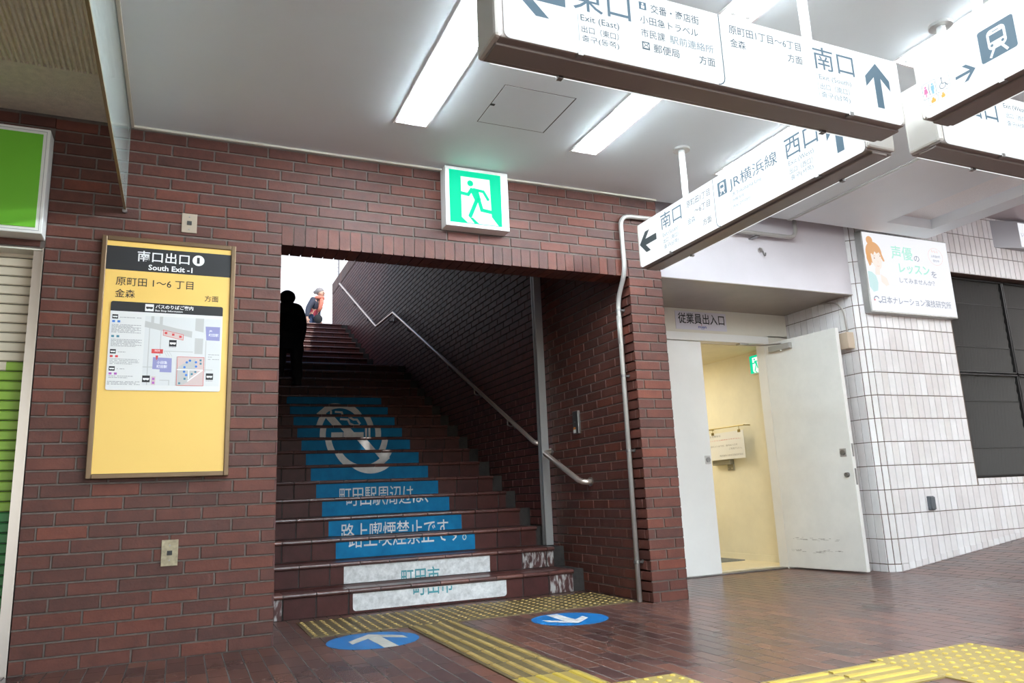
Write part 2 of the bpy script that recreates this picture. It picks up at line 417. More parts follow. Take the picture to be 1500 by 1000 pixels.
# floor: flat, rising gently towards the right behind the entrance
mb = MB()
xs = [-5, 0, 2.5, 5.2, 7, 9, 11.5]
zf = lambda x: 0.0 if x <= 5.2 else (x-5.2)*.112
for a, b in zip(xs, xs[1:]):
    mb.quad((a, -5, zf(a)), (b, -5, zf(b)), (b, 6.0, zf(b)), (a, 6.0, zf(a)))
    mb.quad((a, 6.0, zf(a)-.1), (b, 6.0, zf(b)-.1), (b, -5, zf(b)-.1), (a, -5, zf(a)-.1))
mb.build('floor', FLOOR, kind='structure')

# front brick wall: left bay, lintel with a soldier course, pier
mb = MB()
XB0, XB1 = -.69, 3.105
pl = planeY(YW+.006)
def iv(v):
    if v < 2.19: return [(XB0, XL), (XR, XB1)]
    return [(XB0, XB1)]
def iv_low(v): return [(XB0, XL), (XR, XB1)]
bricks(mb, pl, 0, 2.193, .0664, .2195, .0085, iv_low, u_start=.033)
bricks(mb, pl, 2.193, 2.322, .0664, .2195, .0085, lambda v: [(XB0, XL), (XR, XB1)], u_start=.1)
bricks(mb, pl, 2.322, ZC, .0664, .2195, .0085, lambda v: [(XB0, XB1)], u_start=.17)
# soldier course over the opening, with its brick soffit
x = XL
while x < XR-.01:
    x1 = min(x+.0662, XR)
    mb.box(x+.003, x1-.003, YW+.004-random.random()*.003, YW+.195, 2.196, 2.314, 0); x = x1
mb.box(XL, XR, YW+.008, YW+.19, 2.204, 2.33, 1)
# body behind the facing
mb.box(XB0, XL, YW+.0065, YW+.2, 0, 3.3, 1)
mb.box(XL, XR, YW+.0065, YW+.19, 2.32, 3.3, 1)
mb.box(XR+.006, XB1-.004, YW+.0065, YW+.2, 0, 3.3, 1)
# bricks returning round the pier into the passage, and round its outer side
bricks(mb, planeX(XB1-.003), 0, 2.8, .0664, .2195, .0085, lambda v: [(-5.25, -YW)], u_start=.05) if False else None
plr = lambda u, v, d=0: (XB1-.004+d, u, v)
bricks(mb, plr, 0, 2.8, .0664, .2195, .0085, lambda v: [(YW, 5.22)], u_start=.05)
mb.build('wall_front', [BRICK, MORTAR], kind='structure')

# left outer wall behind the shop sign and shutter
mb = MB()
bricks(mb, planeY(YW+.006), 2.06, ZC, .0664, .2195, .0085, lambda v: [(-1.6, XB0)], u_start=.17)
mb.box(-1.6, XB0, YW+.0065, YW+.2, 2.06, 3.3, 1); mb.box(-5, -1.6, YW+.0, YW+.2, 0, 3.3, 1); mb.box(-1.6, XB0-.04, YW+.25, YW+.3, 0, 2.1, 1)
mb.build('wall_left', [BRICK, MORTAR], kind='structure')

# passage and stairwell walls
def stairtop(y): return 5.14
mb = MB()
plw = lambda u, v, d=0: (XR+.006-d, -u, v)
bricks(mb, plw, .0, 2.80, .0664, .2195, .0085, lambda v: [(-5.62, -YW-.004)], u_start=.06)
def ivs(v):
    return [(-min(15.8, 7.2+v*2.01), -5.62)]
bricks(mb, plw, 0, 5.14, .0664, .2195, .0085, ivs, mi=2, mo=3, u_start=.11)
# larger coping bricks along the top
y = 11.0
while y < 15.8:
    mb.box(XR-.004, XR+.2, y+.004, min(y+.216, 15.8), 5.145, 5.37, 0); y += .22
mb.box(XR+.0065, XB1-.012, YW+.02, 5.25, 0, 3.3, 1); mb.box(XR+.0065, XB1-.012, 5.25, 15.8, 0, 5.30, 1)
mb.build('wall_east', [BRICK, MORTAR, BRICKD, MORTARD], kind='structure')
mb = MB()
pll = lambda u, v, d=0: (XL-.006+d, u, v)
bricks(mb, pll, 0, 5.14, .0664, .2195, .0085, lambda v: [(YW+.2, 15.8)] if v > 2.2 else [(YW+.004, 15.8)], mi=0, mo=1, u_start=.04)
mb.box(XL-.2, XL-.0065, YW+.21, 15.8, 0, 5.3, 1)
mb.build('wall_west', [BRICKD, MORTARD], kind='structure')
# roof over the lower flight
MB().box(XL-.2, XB1, YW+.2, 10.8, 4.55, 4.75).box(XL-.2, XB1, YW+.2, YW+.3, 3.3, 4.6).build('ceiling', CONC, kind='structure')

# ceilings
def slab_with_holes(mb, x0, x1, y0, y1, z0, z1, holes, mi=0):
    xs_ = sorted({x0, x1, *[h for q in holes for h in q[:2]]}); ys_ = sorted({y0, y1, *[h for q in holes for h in q[2:]]})
    for a, b in zip(xs_, xs_[1:]):
        run = None
        for c, d in zip(ys_, ys_[1:]):
            inside = any(h[0] <= (a+b)/2 <= h[1] and h[2] <= (c+d)/2 <= h[3] for h in holes)
            if inside:
                if run: mb.box(a, b, run[0], run[1], z0, z1, mi); run = None
            else:
                run = (run[0] if run else c, d)
        if run: mb.box(a, b, run[0], run[1], z0, z1, mi)
LX = (1.108, 2.222, 3.325); LW = .088
LY = ((2.52, 3.765), (1.09, 2.342), (-.34, .912), (-1.77, -.518), (-3.2, -1.95))
holes = [(x-LW, x+LW, a, b) for x in LX for a, b in LY]
HATCH = (1.45, 1.868, 3.203, 3.612)
mb = MB()
slab_with_holes(mb, -.32, 4.40, -5, YW+.012, ZC, ZC+.06, holes + [HATCH])
mb.box(-.32, 4.4, -5, YW+.2, 3.25, 3.3)
mb.build('ceiling', CEIL, kind='structure')
MB().box(-.32, 3.105, YW-.018, YW+.002, ZC-.012, ZC+.01).build('trim_1', CREAMP, kind='structure')
MB().box(4.385, 4.40, -5, 4.30, ZC-.006, ZC+.03).box(4.408, 4.423, -5, 4.30, ZC-.006, ZC+.03).build('trim_2', ALU, kind='structure')
# left ceiling: ribbed concrete with a plain border along the wall
mb = MB()
mb.box(-5, -.345, 3.79, YW, ZC, 3.3)
p = [(-5, 3.2), (-5, ZC)]
x = -1.7
p = [(-1.7, 3.2), (-1.7, ZC)]
while x < -.375:
    p += [(x+.003, ZC+.012), (x+.0085, ZC+.012), (x+.0125, ZC+.001), (x+.0165, ZC), (x+.0215, ZC), (x+.0235, ZC+.003)]; x += .0237
p += [(-.345, ZC), (-.345, 3.2)]
mb.prism([(a, 3.79, b) for a, b in p], (0, -8.79, 0)); mb.box(-5, -1.7, -5, 3.79, ZC, 3.2)
mb.build('ceiling_left', CEILC, kind='structure')
# right soffit slab with a recessed textured panel; higher ceiling beyond
mb = MB()
REC = (5.252, 5.795, -4.6, 4.09)
slab_with_holes(mb, 4.423, 5.985, -5, 4.285, ZC, ZC+.10, [REC], 0)
mb.box(4.423, 5.985, -5, 4.285, ZC+.10, ZC+.37, 0)
mb.box(REC[0], REC[1], REC[2], REC[3], ZC+.085, ZC+.11, 1)
mb.build('ceiling_right', [PANEL, TEXT_P], kind='structure')
MB().box(4.40, 11.5, -5, 4.7, 3.17, 3.3).build('ceiling_upper', PINKW, kind='structure')

# white tiled wall on the right
YT, XT = 4.41, 5.172
mb = MB()
plt_ = planeY(YT+.006)
LVX, LVZ0, LVZ1 = 6.315, .70, 2.575
def ivt(v):
    if LVZ0 < v < LVZ1: return [(XT+.085, LVX), (9.2, 11.4)]
    return [(XT+.085, 11.4)]
rowsz = [0.045]+[.045+.1925*i for i in range(1, 4)]
def tile_rows(pl, iv_, z0, z1, ustart, L):
    bricks(mb, pl, z0, z1, .1925, L, .0055, iv_, offs=(0,), u_start=ustart, depth=.006, ins=.0015)
ivl = lambda v: [(XT+.085, 11.4)]
ivh = lambda v: [(XT+.085, LVX), (9.2, 11.4)]
TB = .0615-.1925
def ivw(v):
    return [(XT+.085, LVX), (9.2, 11.4)] if .70 < v < 2.60 else [(XT+.085, 11.4)]
tile_rows(plt_, ivw, TB, 3.17, XT+.085, .0745)
tile_rows(plt_, lambda v: [(LVX, 9.2)], .639, .70, LVX, .0745)
pls = lambda u, v, d=0: (XT+.006-d, -u, v)
tile_rows(pls, lambda v: [(-5.3, -YT-.065)], .0615, 3.1, -YT-.065, .0745)
# turned corner tile
c0 = Vector((XT+.006, YT+.065, 0)); c1 = Vector((XT+.085, YT+.006, 0)); L2 = (c1-c0).length; cdv = (c1-c0).normalized(); cn = Vector((cdv.y, -cdv.x, 0))
plc = lambda u, v, d=0: tuple(c0+cdv*u+cn*d+Vector((0, 0, v)))
tile_rows(plc, lambda v: [(0, L2)], .0615, 3.1, 0, L2/2)
mb.prism([(XT+.0065, YT+.066, 0), (XT+.086, YT+.0065, 0), (LVX, YT+.0065, 0), (LVX, 4.7, 0), (XT+.0065, 4.7, 0)], (0, 0, 3.17), 1)
mb.box(XT+.0065, XT+.2, 4.7, 5.35, 0, 3.17, 1)
mb.box(LVX, 9.2, YT+.0065, 4.7, -.1, LVZ0, 1); mb.box(LVX, 9.2, YT+.0065, 4.7, LVZ1, 3.17, 1); mb.box(9.2, 11.5, YT+.0065, 4.7, -.1, 3.17, 1)
mb.box(LVX, 9.2, 4.66, 4.7, LVZ0, LVZ1, 1)
mb.build('wall_right', [TILE, GROUT], kind='structure')
# small tiles cut to the slope at the foot of the wall
mb = MB()
x = XT+.085
while x < 9:
    z = zf(x+.037)
    mb.add([(x+.004, YT+.004, z), (x+.0705, YT+.004, z), (x+.0705, YT+.004, z+.052), (x+.004, YT+.004, z+.052),
            (x+.006, YT-.004, z+.002), (x+.0685, YT-.004, z+.002), (x+.0685, YT-.004, z+.05), (x+.006, YT-.004, z+.05)], [(4,5,6,7),(0,1,5,4),(1,2,6,5),(2,3,7,6),(3,0,4,7)], 0)
    x += .0745
for k in range(2):
    p = [c0+cdv*(L2*(k+t_)/2) for t_ in (.04, .96)]; mb.prism([tuple(p[0]+cn*.005+Vector((0,0,.002))), tuple(p[1]+cn*.005+Vector((0,0,.002))), tuple(p[1]-cn*.004+Vector((0,0,.002))), tuple(p[0]-cn*.004+Vector((0,0,.002)))], (0, 0, .055), 0)
for i in range(11):
    y = YT+.065+.0745*i
    mb.box(XT-.004, XT+.004, y+.004, y+.0705, .002, .058)
mb.build('baseboard_right', [TILE, GROUT], kind='structure')

# recessed staff entrance: fascia, soffit, header, side
YD, ZS = 5.25, 2.272
MB().box(3.135, XT-.002, 4.45, 4.49, ZS, 3.17).build('wall_upper', PINKW, kind='structure', bevel=.004)
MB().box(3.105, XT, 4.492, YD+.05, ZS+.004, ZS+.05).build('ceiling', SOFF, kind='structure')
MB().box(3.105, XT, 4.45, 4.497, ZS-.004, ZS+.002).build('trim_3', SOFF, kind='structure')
MB().box(3.106, 3.135, 4.42, 4.46, 2.16, 3.17).build('trim_4', STEELD, kind='structure')
mb = MB(); mb.box(3.1, XT, YD, YD+.12, 2.06, ZS+.01); mb.box(3.1, 3.38, YD, YD+.12, 0, 2.07); mb.box(4.93, XT, YD+.0, YD+.12, 0, 2.07)
mb.build('wall_back', M('transom_paint', (.66, .62, .53), .5, var=.03), kind='structure')
mb = MB(); mb.box(3.38, 4.93, YD-.012, YD+.10, 1.99, 2.06); mb.box(4.872, 4.932, YD-.012, YD+.10, 0, 1.99); mb.box(3.36, 3.42, YD-.012, YD+.10, 0, 1.99)
mb.box(3.40, 4.90, YD+.0, YD+.07, 0, .012, 1)
mb.build('trim_5', [WOFF, STEELD], kind='structure', bevel=.003)
# staff corridor
mb = MB()
mb.box(3.1, 5.2, YD+.10, 9.6, -.08, .018, 1)
mb.box(5.055, 5.2, YD+.12, 9.6, 0, 2.3, 0); mb.box(3.12, 3.2, YD+.12, 9.6, 0, 2.3, 0); mb.box(3.1, 5.2, 9.6, 9.7, 0, 2.3, 0)
mb.box(3.1, 5.2, YD+.12, 9.7, 1.992, 2.12, 0)
mb.box(5.045, 5.055, YD+.12, 9.6, .018, .075, 0)
mb.build('wall_north', [CREAM, CREAMF], kind='structure')
MB().box(4.45, 5.0, 5.95, 6.9, .018, .026).build('floor_mat', M('mat_grey', (.16, .17, .17), .9, var=.3, scale=60), kind=None)
tag(bpy.data.objects['floor_mat'], 'grey door mat on the cream corridor floor inside the staff entrance', 'mat')

# unseen ends of the hall, so that its lamps and walls light it
HALL = M('hall_paint', (.80, .79, .78), .6)
mb = MB(); mb.box(-5, 11.5, -5.1, -5, 2.75, 3.3); mb.box(-5.1, -5, -5, 4.6, -.1, 3.3); mb.box(11.5, 11.6, -5, 4.7, -.1, 3.3)
for x in (-5, -.5, 4.2, 8.6, 11.2): mb.box(x, x+.4, -5.1, -5, -.1, 2.75)  # rear left open between pillars, added to let fill daylight in
mb.build('wall_rear', HALL, kind='structure')
MB().box(-14, 22, -26, -5, -.12, -.02).build('floor', M('bounce_paving', (.55, .54, .52), .8, var=.08), kind='structure')  # unseen paving added to bounce sunlight up onto the ceiling

# ================================================================ STAIRS
NY = lambda n: 5.155+.306*(n-1) if n <= 17 else 11.37+.302*(n-18)
NZ = lambda n: .010+.151*n
RY = lambda n: NY(n)+.018
st = thing('staircase', 'dark red-brown tiled staircase rising through the brick opening to daylight', 'stairs', (1.6, 5.15, 0))
SX0, SX1 = XL+.002, 2.72
for n in range(1, 28):
    z0, z1 = NZ(n-1) if n > 1 else 0.0, NZ(n)
    y = RY(n); yb = RY(n+1) if n < 27 else 15.79
    mb = MB()
    mb.box(SX0, SX1, y+.004, yb, z0-.02 if n > 1 else 0, z1-.004, 2)
    # riser tiles
    t0 = z0+.002; t1 = z1-.03; x = SX0+.01 - (.07*n % .2)
    while x < SX1:
        a, b = max(x+.004, SX0), min(x+.206, SX1)
        if b-a > .02:
            edge = (n <= 2 and b > SX1-.2) or (n <= 2 and a < SX0+.02)
            mb.add([(a, y+.004, t0), (b, y+.004, t0), (b, y+.004, t1), (a, y+.004, t1), (a+.002, y, t0+.002), (b-.002, y, t0+.002), (b-.002, y, t1-.002), (a+.002, y, t1-.002)],
                   [(4,5,6,7),(0,1,5,4),(1,2,6,5),(2,3,7,6),(3,0,4,7)], 3 if edge else 0)
            # rounded nosing tile above it
            yn = NY(n); prof = [(yn+.15, z1-.004), (yn+.15, z1), (yn+.016, z1)] + [(yn+.014+.014*math.cos(math.radians(t)), z1-.015+.015*math.sin(math.radians(t))) for t in (110, 145, 180, 215, 250)] + [(yn+.018, z1-.031), (yn+.03, z1-.031)]
            mb.prism([(a-.0015, p_, q_) for p_, q_ in prof], (b-a+.003, 0, 0), 1)
        x += .21
    # plain tread behind the nosing row
    mb.box(SX0, SX1, NY(n)+.154, yb, z1-.004, z1-.001, 0)
    mb.build('step', [STEP, NOSE, CONC, STEPST], st)
# cement kerb stepping up between the treads and the wall
mb = MB()
for n in range(1, 28):
    y = RY(n)+.03; yb = (RY(n+1) if n < 27 else 16)+.03
    mb.box(SX1, XR-.002, y, yb, max(0, NZ(n)-.30), NZ(n)-.004)
mb.build('kerb', CONC, st)
MB().box(-6, 10, 15.8, 24, 3.9, NZ(27)-.004).build('floor', M('street_paving', (.4, .39, .38), .8, var=.1), kind='structure')

# stickers pasted on the risers: one strip per riser, the artwork running on from strip to strip
SH = .126                              # height of a strip
def clipped(mbsrc, v0, v1):
    bm = bmesh.new()
    vs = [bm.verts.new(v) for v in mbsrc.v]
    for f, mi in zip(mbsrc.f, mbsrc.m):
        try:
            ff = bm.faces.new([vs[i] for i in f]); ff.material_index = mi
        except ValueError: pass
    for co, no in ((v0, (0, 0, -1)), (v1, (0, 0, 1))):
        g = bm.verts[:]+bm.edges[:]+bm.faces[:]
        bmesh.ops.bisect_plane(bm, geom=g, dist=1e-6, plane_co=(0, 0, co), plane_no=no, clear_outer=True)
    bm.verts.index_update()
    out = MB(); out.v = [tuple(v.co) for v in bm.verts]; out.f = [tuple(v.index for v in f.verts) for f in bm.faces]; out.m = [f.material_index for f in bm.faces]
    bm.free(); return out
art = MB(); pa = lambda u, v, d=0: (u, -d, v)
write(art, pa, '町田駅周辺は、', 1.274, 1.985, 5*SH+.071, 6*SH+.083, 0, .003)
write(art, pa, '路上喫煙禁止です。', 1.170, 2.105, 3*SH+.070, 4*SH+.092, 0, .003)
write(art, pa, '町田市', 1.486, 1.775, 1*SH+.075, 2*SH+.072, 1, .01)
cu, c0v, c1v = 1.624, 7*SH+.058, 13*SH+.046
cv = (c0v+c1v)/2; ky = (c1v-c0v)/2/.323
ring(art, pa, cu, cv, .323, .262, 0, ky=ky, n=64)
stroke(art, pa, [(cu-.215, cv+.215*ky), (cu-.15, cv+.15*ky)], .078, 0, .0014); stroke(art, pa, [(cu+.15, cv-.15*ky), (cu+.215, cv-.215*ky)], .078, 0, .0014)
stroke(art, pa, [(cu-.195, cv+.195*ky), (cu+.195, cv-.195*ky)], .078, 0, .0013)
cb = cv-.012
rect(art, pa, cu-.205, cu-.085, cb-.034, cb+.034, 0); rect(art, pa, cu-.08, cu+.135, cb-.034, cb+.034, 0)
rect(art, pa, cu+.15, cu+.172, cb-.034, cb+.10, 0); rect(art, pa, cu+.185, cu+.207, cb-.034, cb+.10, 0)
stroke(art, pa, [(cu-.10, cv+.27), (cu-.10, cv+.20)], .022, 0)
stroke(art, pa, [(cu-.05, cv+.26), (cu+.02, cv+.255), (cu+.045, cv+.19), (cu+.09, cv+.165), (cu+.13, cv+.165), (cu+.16, cv+.12)], .022, 0)
stroke(art, pa, [(cu-.05, cv+.17), (cu+.03, cv+.165), (cu+.05, cv+.12), (cu+.10, cv+.10), (cu+.15, cv+.10), (cu+.165, cv+.07)], .022, 0)
ORD = ['first', 'second', 'third', 'fourth', 'fifth', 'sixth', 'seventh', 'eighth', 'ninth', 'tenth', 'eleventh', 'twelfth', 'thirteenth']
WHAT = {1: 'lower half of teal town name', 2: 'upper half of teal town name', 3: 'lower end of the white smoking ban text', 4: 'upper part of the white smoking ban text',
        5: 'lower end of the white station text', 6: 'upper part of the white station text', 7: 'bottom edge of the no-smoking ring', 8: 'lower curve of the no-smoking ring', 9: 'underside of the cigarette symbol',
        10: 'upper side of the cigarette symbol', 11: 'slanting bar and smoke curl', 12: 'upper ring with smoke wisps', 13: 'top of the no-smoking ring'}
for n in range(1, 14):
    z0 = (NZ(n-1) if n > 1 else 0.0)+(.003 if n > 1 else .018); yp = RY(n)-.0012
    white = n <= 2
    ref = (z0 if n > 1 else .003)
    hh = SH-.006 if n > 1 else NZ(1)-.034-z0
    r_ = .022
    mb = MB()
    out = rrect(1.075, 2.177, z0, z0+hh, r_, 4, (n == 1, n == 1, n == 13, n == 13))
    mb.prism([(u, yp, v) for u, v in out], (0, .001, 0))
    o = mb.build('riser_sticker', WHITEST if white else BLUEST)
    tag(o, ('white' if white else 'blue') + ' sticker on the ' + ORD[n-1] + ' stair riser, ' + WHAT[n], 'sticker', 'stickers on the stair risers')
    cl = clipped(art, n*SH+(.0 if n > 1 else .015), (n+1)*SH-.006)
    cl.v = [(x, yp+y_, z-n*SH+ref) for x, y_, z in cl.v]
    if cl.f: cl.build('lettering' if n < 7 else 'pictogram', [ICONST, TEALST], o)

# handrails
def handrail(name, label, path, brackets, r=.019, ends=()):
    t = thing(name, label, 'handrail', path[0])
    MB().tube(path, r, 14).build('rail', BRASS, t, smooth=True)
    for (bx, by, bz) in brackets:
        MB().tube([(bx, by, bz-.012), (bx, by, bz-.07), (bx+.03, by, bz-.085), (XR+.004, by, bz-.075)], .008, 8).cyl((XR-.006, by, bz-.075), (XR+.004, by, bz-.075), .03, 14).build('bracket', STEELD, t, smooth=True)
    for e in ends:
        MB().cyl(e, (XR+.004, e[1], e[2]), .034, 18).build('end_flange', STEEL, t)
    return t
RX_ = 2.752
def on(a, b, t): return tuple(a[i]+(b[i]-a[i])*t for i in range(3))
A0, A1, A2, A3 = (RX_, 5.81, 1.160), (RX_, 10.42, 3.425), (RX_, 11.48, 3.455), (RX_, 14.55, 5.03)
bk = [on(A0, A1, t) for t in (.12, .3, .48, .66, .84, .97)] + [on(A1, A2, .25)] + [on(A2, A3, t) for t in (.2, .55, .92)]
handrail('handrail', 'long steel handrail climbing the stair wall with a level jog at the landing', [(XR-.01, 5.782, 1.145), (RX_+.02, 5.785, 1.147), A0, A1, A2, A3], bk)
B0, B1 = (RX_, 5.60, 1.045), (RX_, 5.06, .815)
handrail('handrail', 'short steel handrail beside the lowest steps, in front of the steel post', [(XR-.01, 5.64, 1.06), (RX_+.03, 5.635, 1.06), (RX_, 5.60, 1.045), B1, (RX_+.015, 5.02, .80), (RX_+.04, 5.005, .797), (XR-.01, 5.0, .797)], [], r=.021, ends=((XR-.014, 5.64, 1.06), (XR-.014, 5.0, .797)))
# shutter guide post
mb = MB()
pz0, pz1 = NZ(2), 4.5
mb.box(2.762, 2.828, 5.685, 5.689, pz0, pz1); mb.box(2.762, 2.766, 5.689, 5.712, pz0, pz1); mb.box(2.762, 2.766, 5.728, 5.75, pz0, pz1); mb.box(2.762, 2.828, 5.75, 5.754, pz0, pz1); mb.box(2.79, 2.794, 5.689, 5.75, pz0, pz1, 1)
tag(mb.build('shutter_guide_post', [M('post_steel', (.50, .50, .49), .36, .55), BLACK]), 'tall brushed steel guide post standing on the second stair step against the brick', 'post')
# passage plate with a label
t = thing('call_plate', 'narrow steel plate with a small orange label on the passage brick', 'plate', (XR, 5.15, 1.26))
MB().box(XR-.02, XR+.003, 5.115, 5.205, 1.17, 1.348).build('plate', STEELD, t, bevel=.003)
mb = MB(); q = planeX(XR-.021); rect(mb, q, -5.195, -5.155, 1.205, 1.222, 0, .0005); rect(mb, q, -5.195, -5.155, 1.178, 1.205, 1, .0005); disc(mb, q, -5.165, 1.262, .006, 1, .0005)
mb.build('label_sticker', [M('orange_print', (.6, .2, .04), .5), PAPER], t)

# ================================================================ MAP BOARD
t = thing('exit_map_board', 'yellow wall board with black exit heading and bus stop map in bronze frame', 'sign', (-.1, YW, .883))
U0, U1, V0, V1 = -.432, .228, .883, 2.147
mb = MB(); yf = 4.245
for (a, b, c, d) in ((U0, U0+.025, V0, V1), (U1-.025, U1, V0, V1), (U0+.025, U1-.025, V0, V0+.025), (U0+.025, U1-.025, V1-.025, V1)): mb.box(a, b, yf, YW+.005, c, d)
mb.build('frame', BRONZE, t, bevel=.004)
pp = planeY(4.254)
mb = MB(); mb.box(U0+.02, U1-.02, 4.254, YW+.005, V0+.02, V1-.02); mb.build('panel', YELLOW, t)
mb = MB(); rect(mb, pp, -.407, .204, 1.964, 2.094, 0, .0008); mb.build('heading_band', INK, t)
mb = LB()
write(mb, pp, '原町田 1〜6 丁目', -.356, .017, 1.880, 1.925, 0, .004); write(mb, pp, '金森', -.356, -.263, 1.815, 1.860, 0, .004); write(mb, pp, '方面', .076, .146, 1.819, 1.853, 0, .002)
build_blocks(mb, 'destination_lettering', [INK, WHITE], t); mb = MB()
write(mb, pp, '南口出口', -.262, -.008, 2.018, 2.078, 1, .012, .0016); disc(mb, pp, .037, 2.047, .030, 1, .0016); write(mb, pp, '1', .029, .043, 2.030, 2.064, 0, .015, .0022)
write(mb, pp, 'South Exit -1', -.207, .009, 1.974, 2.004, 1, .022, .0016)
mb.build('lettering', [INK, WHITE], t)
# bus stop poster
po = MB().prism([(u, 4.253, v) for u, v in rrect(-.371, .171, 1.327, 1.793, .01, 3)], (0, -.003, 0)).build('map_poster', PAPER, t)
pq = planeY(4.250)
mb = MB()
draw(mb, pq, rrect(-.371, .171, 1.741, 1.793, .01, 3, (0,0,1,1)), 0, .0006)
rect(mb, pq, -.211, -.170, 1.748, 1.786, 1, .001); 
def bus(u0, u1, v0, v1, mi, d):
    w_, h_ = u1-u0, v1-v0
    draw(mb, pq, [(u0+.12*w_, v0+.35*h_), (u1-.12*w_, v0+.35*h_), (u1-.08*w_, v0+.62*h_), (u0+.10*w_, v0+.62*h_)], mi, d)
    disc(mb, pq, u0+.3*w_, v0+.35*h_, .07*w_, mi, d, 8); disc(mb, pq, u0+.7*w_, v0+.35*h_, .07*w_, mi, d, 8)
bus(-.211, -.170, 1.748, 1.786, 0, .0014)
write(mb, pq, 'バスのりばご案内', -.162, .022, 1.764, 1.786, 1, .02, .001); write(mb, pq, 'Bus Stop Information', -.162, -.03, 1.746, 1.759, 1, .01, .001)
PM = [INK, WHITE, MAPG, LAV, PINKI, REDI, BLUEI, MAPGL, TEALI, PURPI, GREYI]
mb.build('poster_heading', PM, po); mb = MB()
rect(mb, pq, -.207, .165, 1.355, 1.722, 7, .0006)
MG = 2
draw(mb, pq, [(-.207, 1.695), (-.178, 1.688), (-.137, 1.681), (-.051, 1.661), (.022, 1.649), (.021, 1.614), (-.05, 1.630), (-.208, 1.662)], MG, .001)
rect(mb, pq, -.179, -.165, 1.684, 1.722, MG, .0011); rect(mb, pq, -.138, -.123, 1.678, 1.722, MG, .0011)
draw(mb, pq, [(.036, 1.722), (.078, 1.722), (.078, 1.646), (.036, 1.654)], MG, .001); draw(mb, pq, [(.037, 1.613), (.078, 1.612), (.077, 1.527), (.037, 1.527)], MG, .001)
rect(mb, pq, -.186, -.182, 1.356, 1.66, MG, .001); rect(mb, pq, -.131, -.127, 1.51, 1.66, MG, .001); rect(mb, pq, -.207, -.13, 1.448, 1.452, MG, .001); rect(mb, pq, -.11, .03, 1.535, 1.539, MG, .001)
for k in range(3): stroke(mb, pq, [(-.11+.012*k, 1.535), (-.095+.012*k, 1.51)], .002, MG)
rect(mb, pq, -.05, -.046, 1.355, 1.51, MG, .001); rect(mb, pq, .09, .094, 1.43, 1.60, MG, .001); rect(mb, pq, .07, .13, 1.44, 1.445, MG, .001); rect(mb, pq, -.125, -.08, 1.38, 1.384, MG, .001); rect(mb, pq, -.082, -.078, 1.356, 1.384, MG, .001)
draw(mb, pq, [(-.161, 1.503), (-.071, 1.5), (-.07, 1.424), (-.126, 1.425), (-.126, 1.439), (-.161, 1.44)], 3, .0012)
draw(mb, pq, [(.087, 1.679), (.16, 1.679), (.16, 1.603), (.093, 1.604)], 3, .0012)
write(mb, pq, '小田急', -.141, -.092, 1.468, 1.484, 1, .01, .0016); write(mb, pq, '町田駅', -.141, -.092, 1.446, 1.462, 1, .01, .0016)
write(mb, pq, 'JR', .105, .122, 1.648, 1.66, 1, .01, .0016); write(mb, pq, '町田駅', .105, .153, 1.625, 1.641, 1, .01, .0016)
rect(mb, pq, -.044, .086, 1.356, 1.509, 4, .0012)
for a, b in (((-.044, 1.356), (-.044, 1.509)), ((-.044, 1.509), (.086, 1.509)), ((.086, 1.509), (.086, 1.356)), ((.086, 1.356), (-.044, 1.356)), ((-.119, 1.650), (-.02, 1.629)), ((-.02, 1.629), (-.021, 1.599)), ((-.021, 1.599), (-.118, 1.621)), ((-.118, 1.621), (-.119, 1.650))): stroke(mb, pq, [a, b], .0022, 5, .0015)
draw(mb, pq, [(-.044, 1.45), (.01, 1.49), (.045, 1.50), (.045, 1.44), (.012, 1.375), (-.02, 1.357), (-.044, 1.357)], MG, .0014)
rect(mb, pq, -.044, .08, 1.438, 1.443, 1, .0016); stroke(mb, pq, [(.01, 1.38), (.08, 1.44)], .006, 1, .0016); rect(mb, pq, .011, .016, 1.39, 1.44, 1, .0016)
draw(mb, pq, [(-.118, 1.620), (-.021, 1.600), (-.02, 1.628), (-.119, 1.648)], 4, .0013)
for u, v in ((-.105, 1.634), (-.07, 1.627), (-.035, 1.617)): rect(mb, pq, u-.006, u+.006, v-.006, v+.006, 5, .0017)
for i, (u, v) in enumerate(((.002, 1.48), (.017, 1.49), (.047, 1.482), (.048, 1.459), (-.008, 1.454), (-.009, 1.43), (.002, 1.412))): disc(mb, pq, u, v, .0062, 6, .0018, 12)
for u, v in ((.069, 1.493), (.07, 1.475), (.029, 1.418), (.046, 1.43), (-.005, 1.392), (-.03, 1.368)): rect(mb, pq, u-.005, u+.005, v-.005, v+.005, 8, .0018)
for u0, u1, v0, v1 in ((-.088, -.052, 1.563, 1.598), (-.206, -.17, 1.370, 1.405), (.098, .134, 1.389, 1.424), (-.361, -.334, 1.699, 1.722), (-.361, -.334, 1.515, 1.538), (-.361, -.334, 1.426, 1.449)):
    rect(mb, pq, u0, u1, v0, v1, 0, .0014); bus(u0, u1, v0, v1, 1, .0018)
rect(mb, pq, -.169, -.115, 1.523, 1.546, 5, .0016); write(mb, pq, '現在地', -.155, -.130, 1.532, 1.543, 1, 0, .002); draw(mb, pq, [(-.149, 1.512), (-.136, 1.512), (-.139, 1.495), (-.1425, 1.486), (-.146, 1.495)], 5, .0016)
rect(mb, pq, -.163, -.144, 1.357, 1.401, 4, .0014); 
for v in (1.368, 1.388): rect(mb, pq, -.159, -.148, v-.006, v+.006, 9, .0018)
for v, mi in ((1.680, 6), (1.601, 8), (1.496, 5), (1.406, 9)):
    for u in (-.36, -.336): rect(mb, pq, u, u+.013, v, v+.011, mi, .0014)
mb.build('street_map', PM, po); mb = MB()
rnd = random.Random(3)
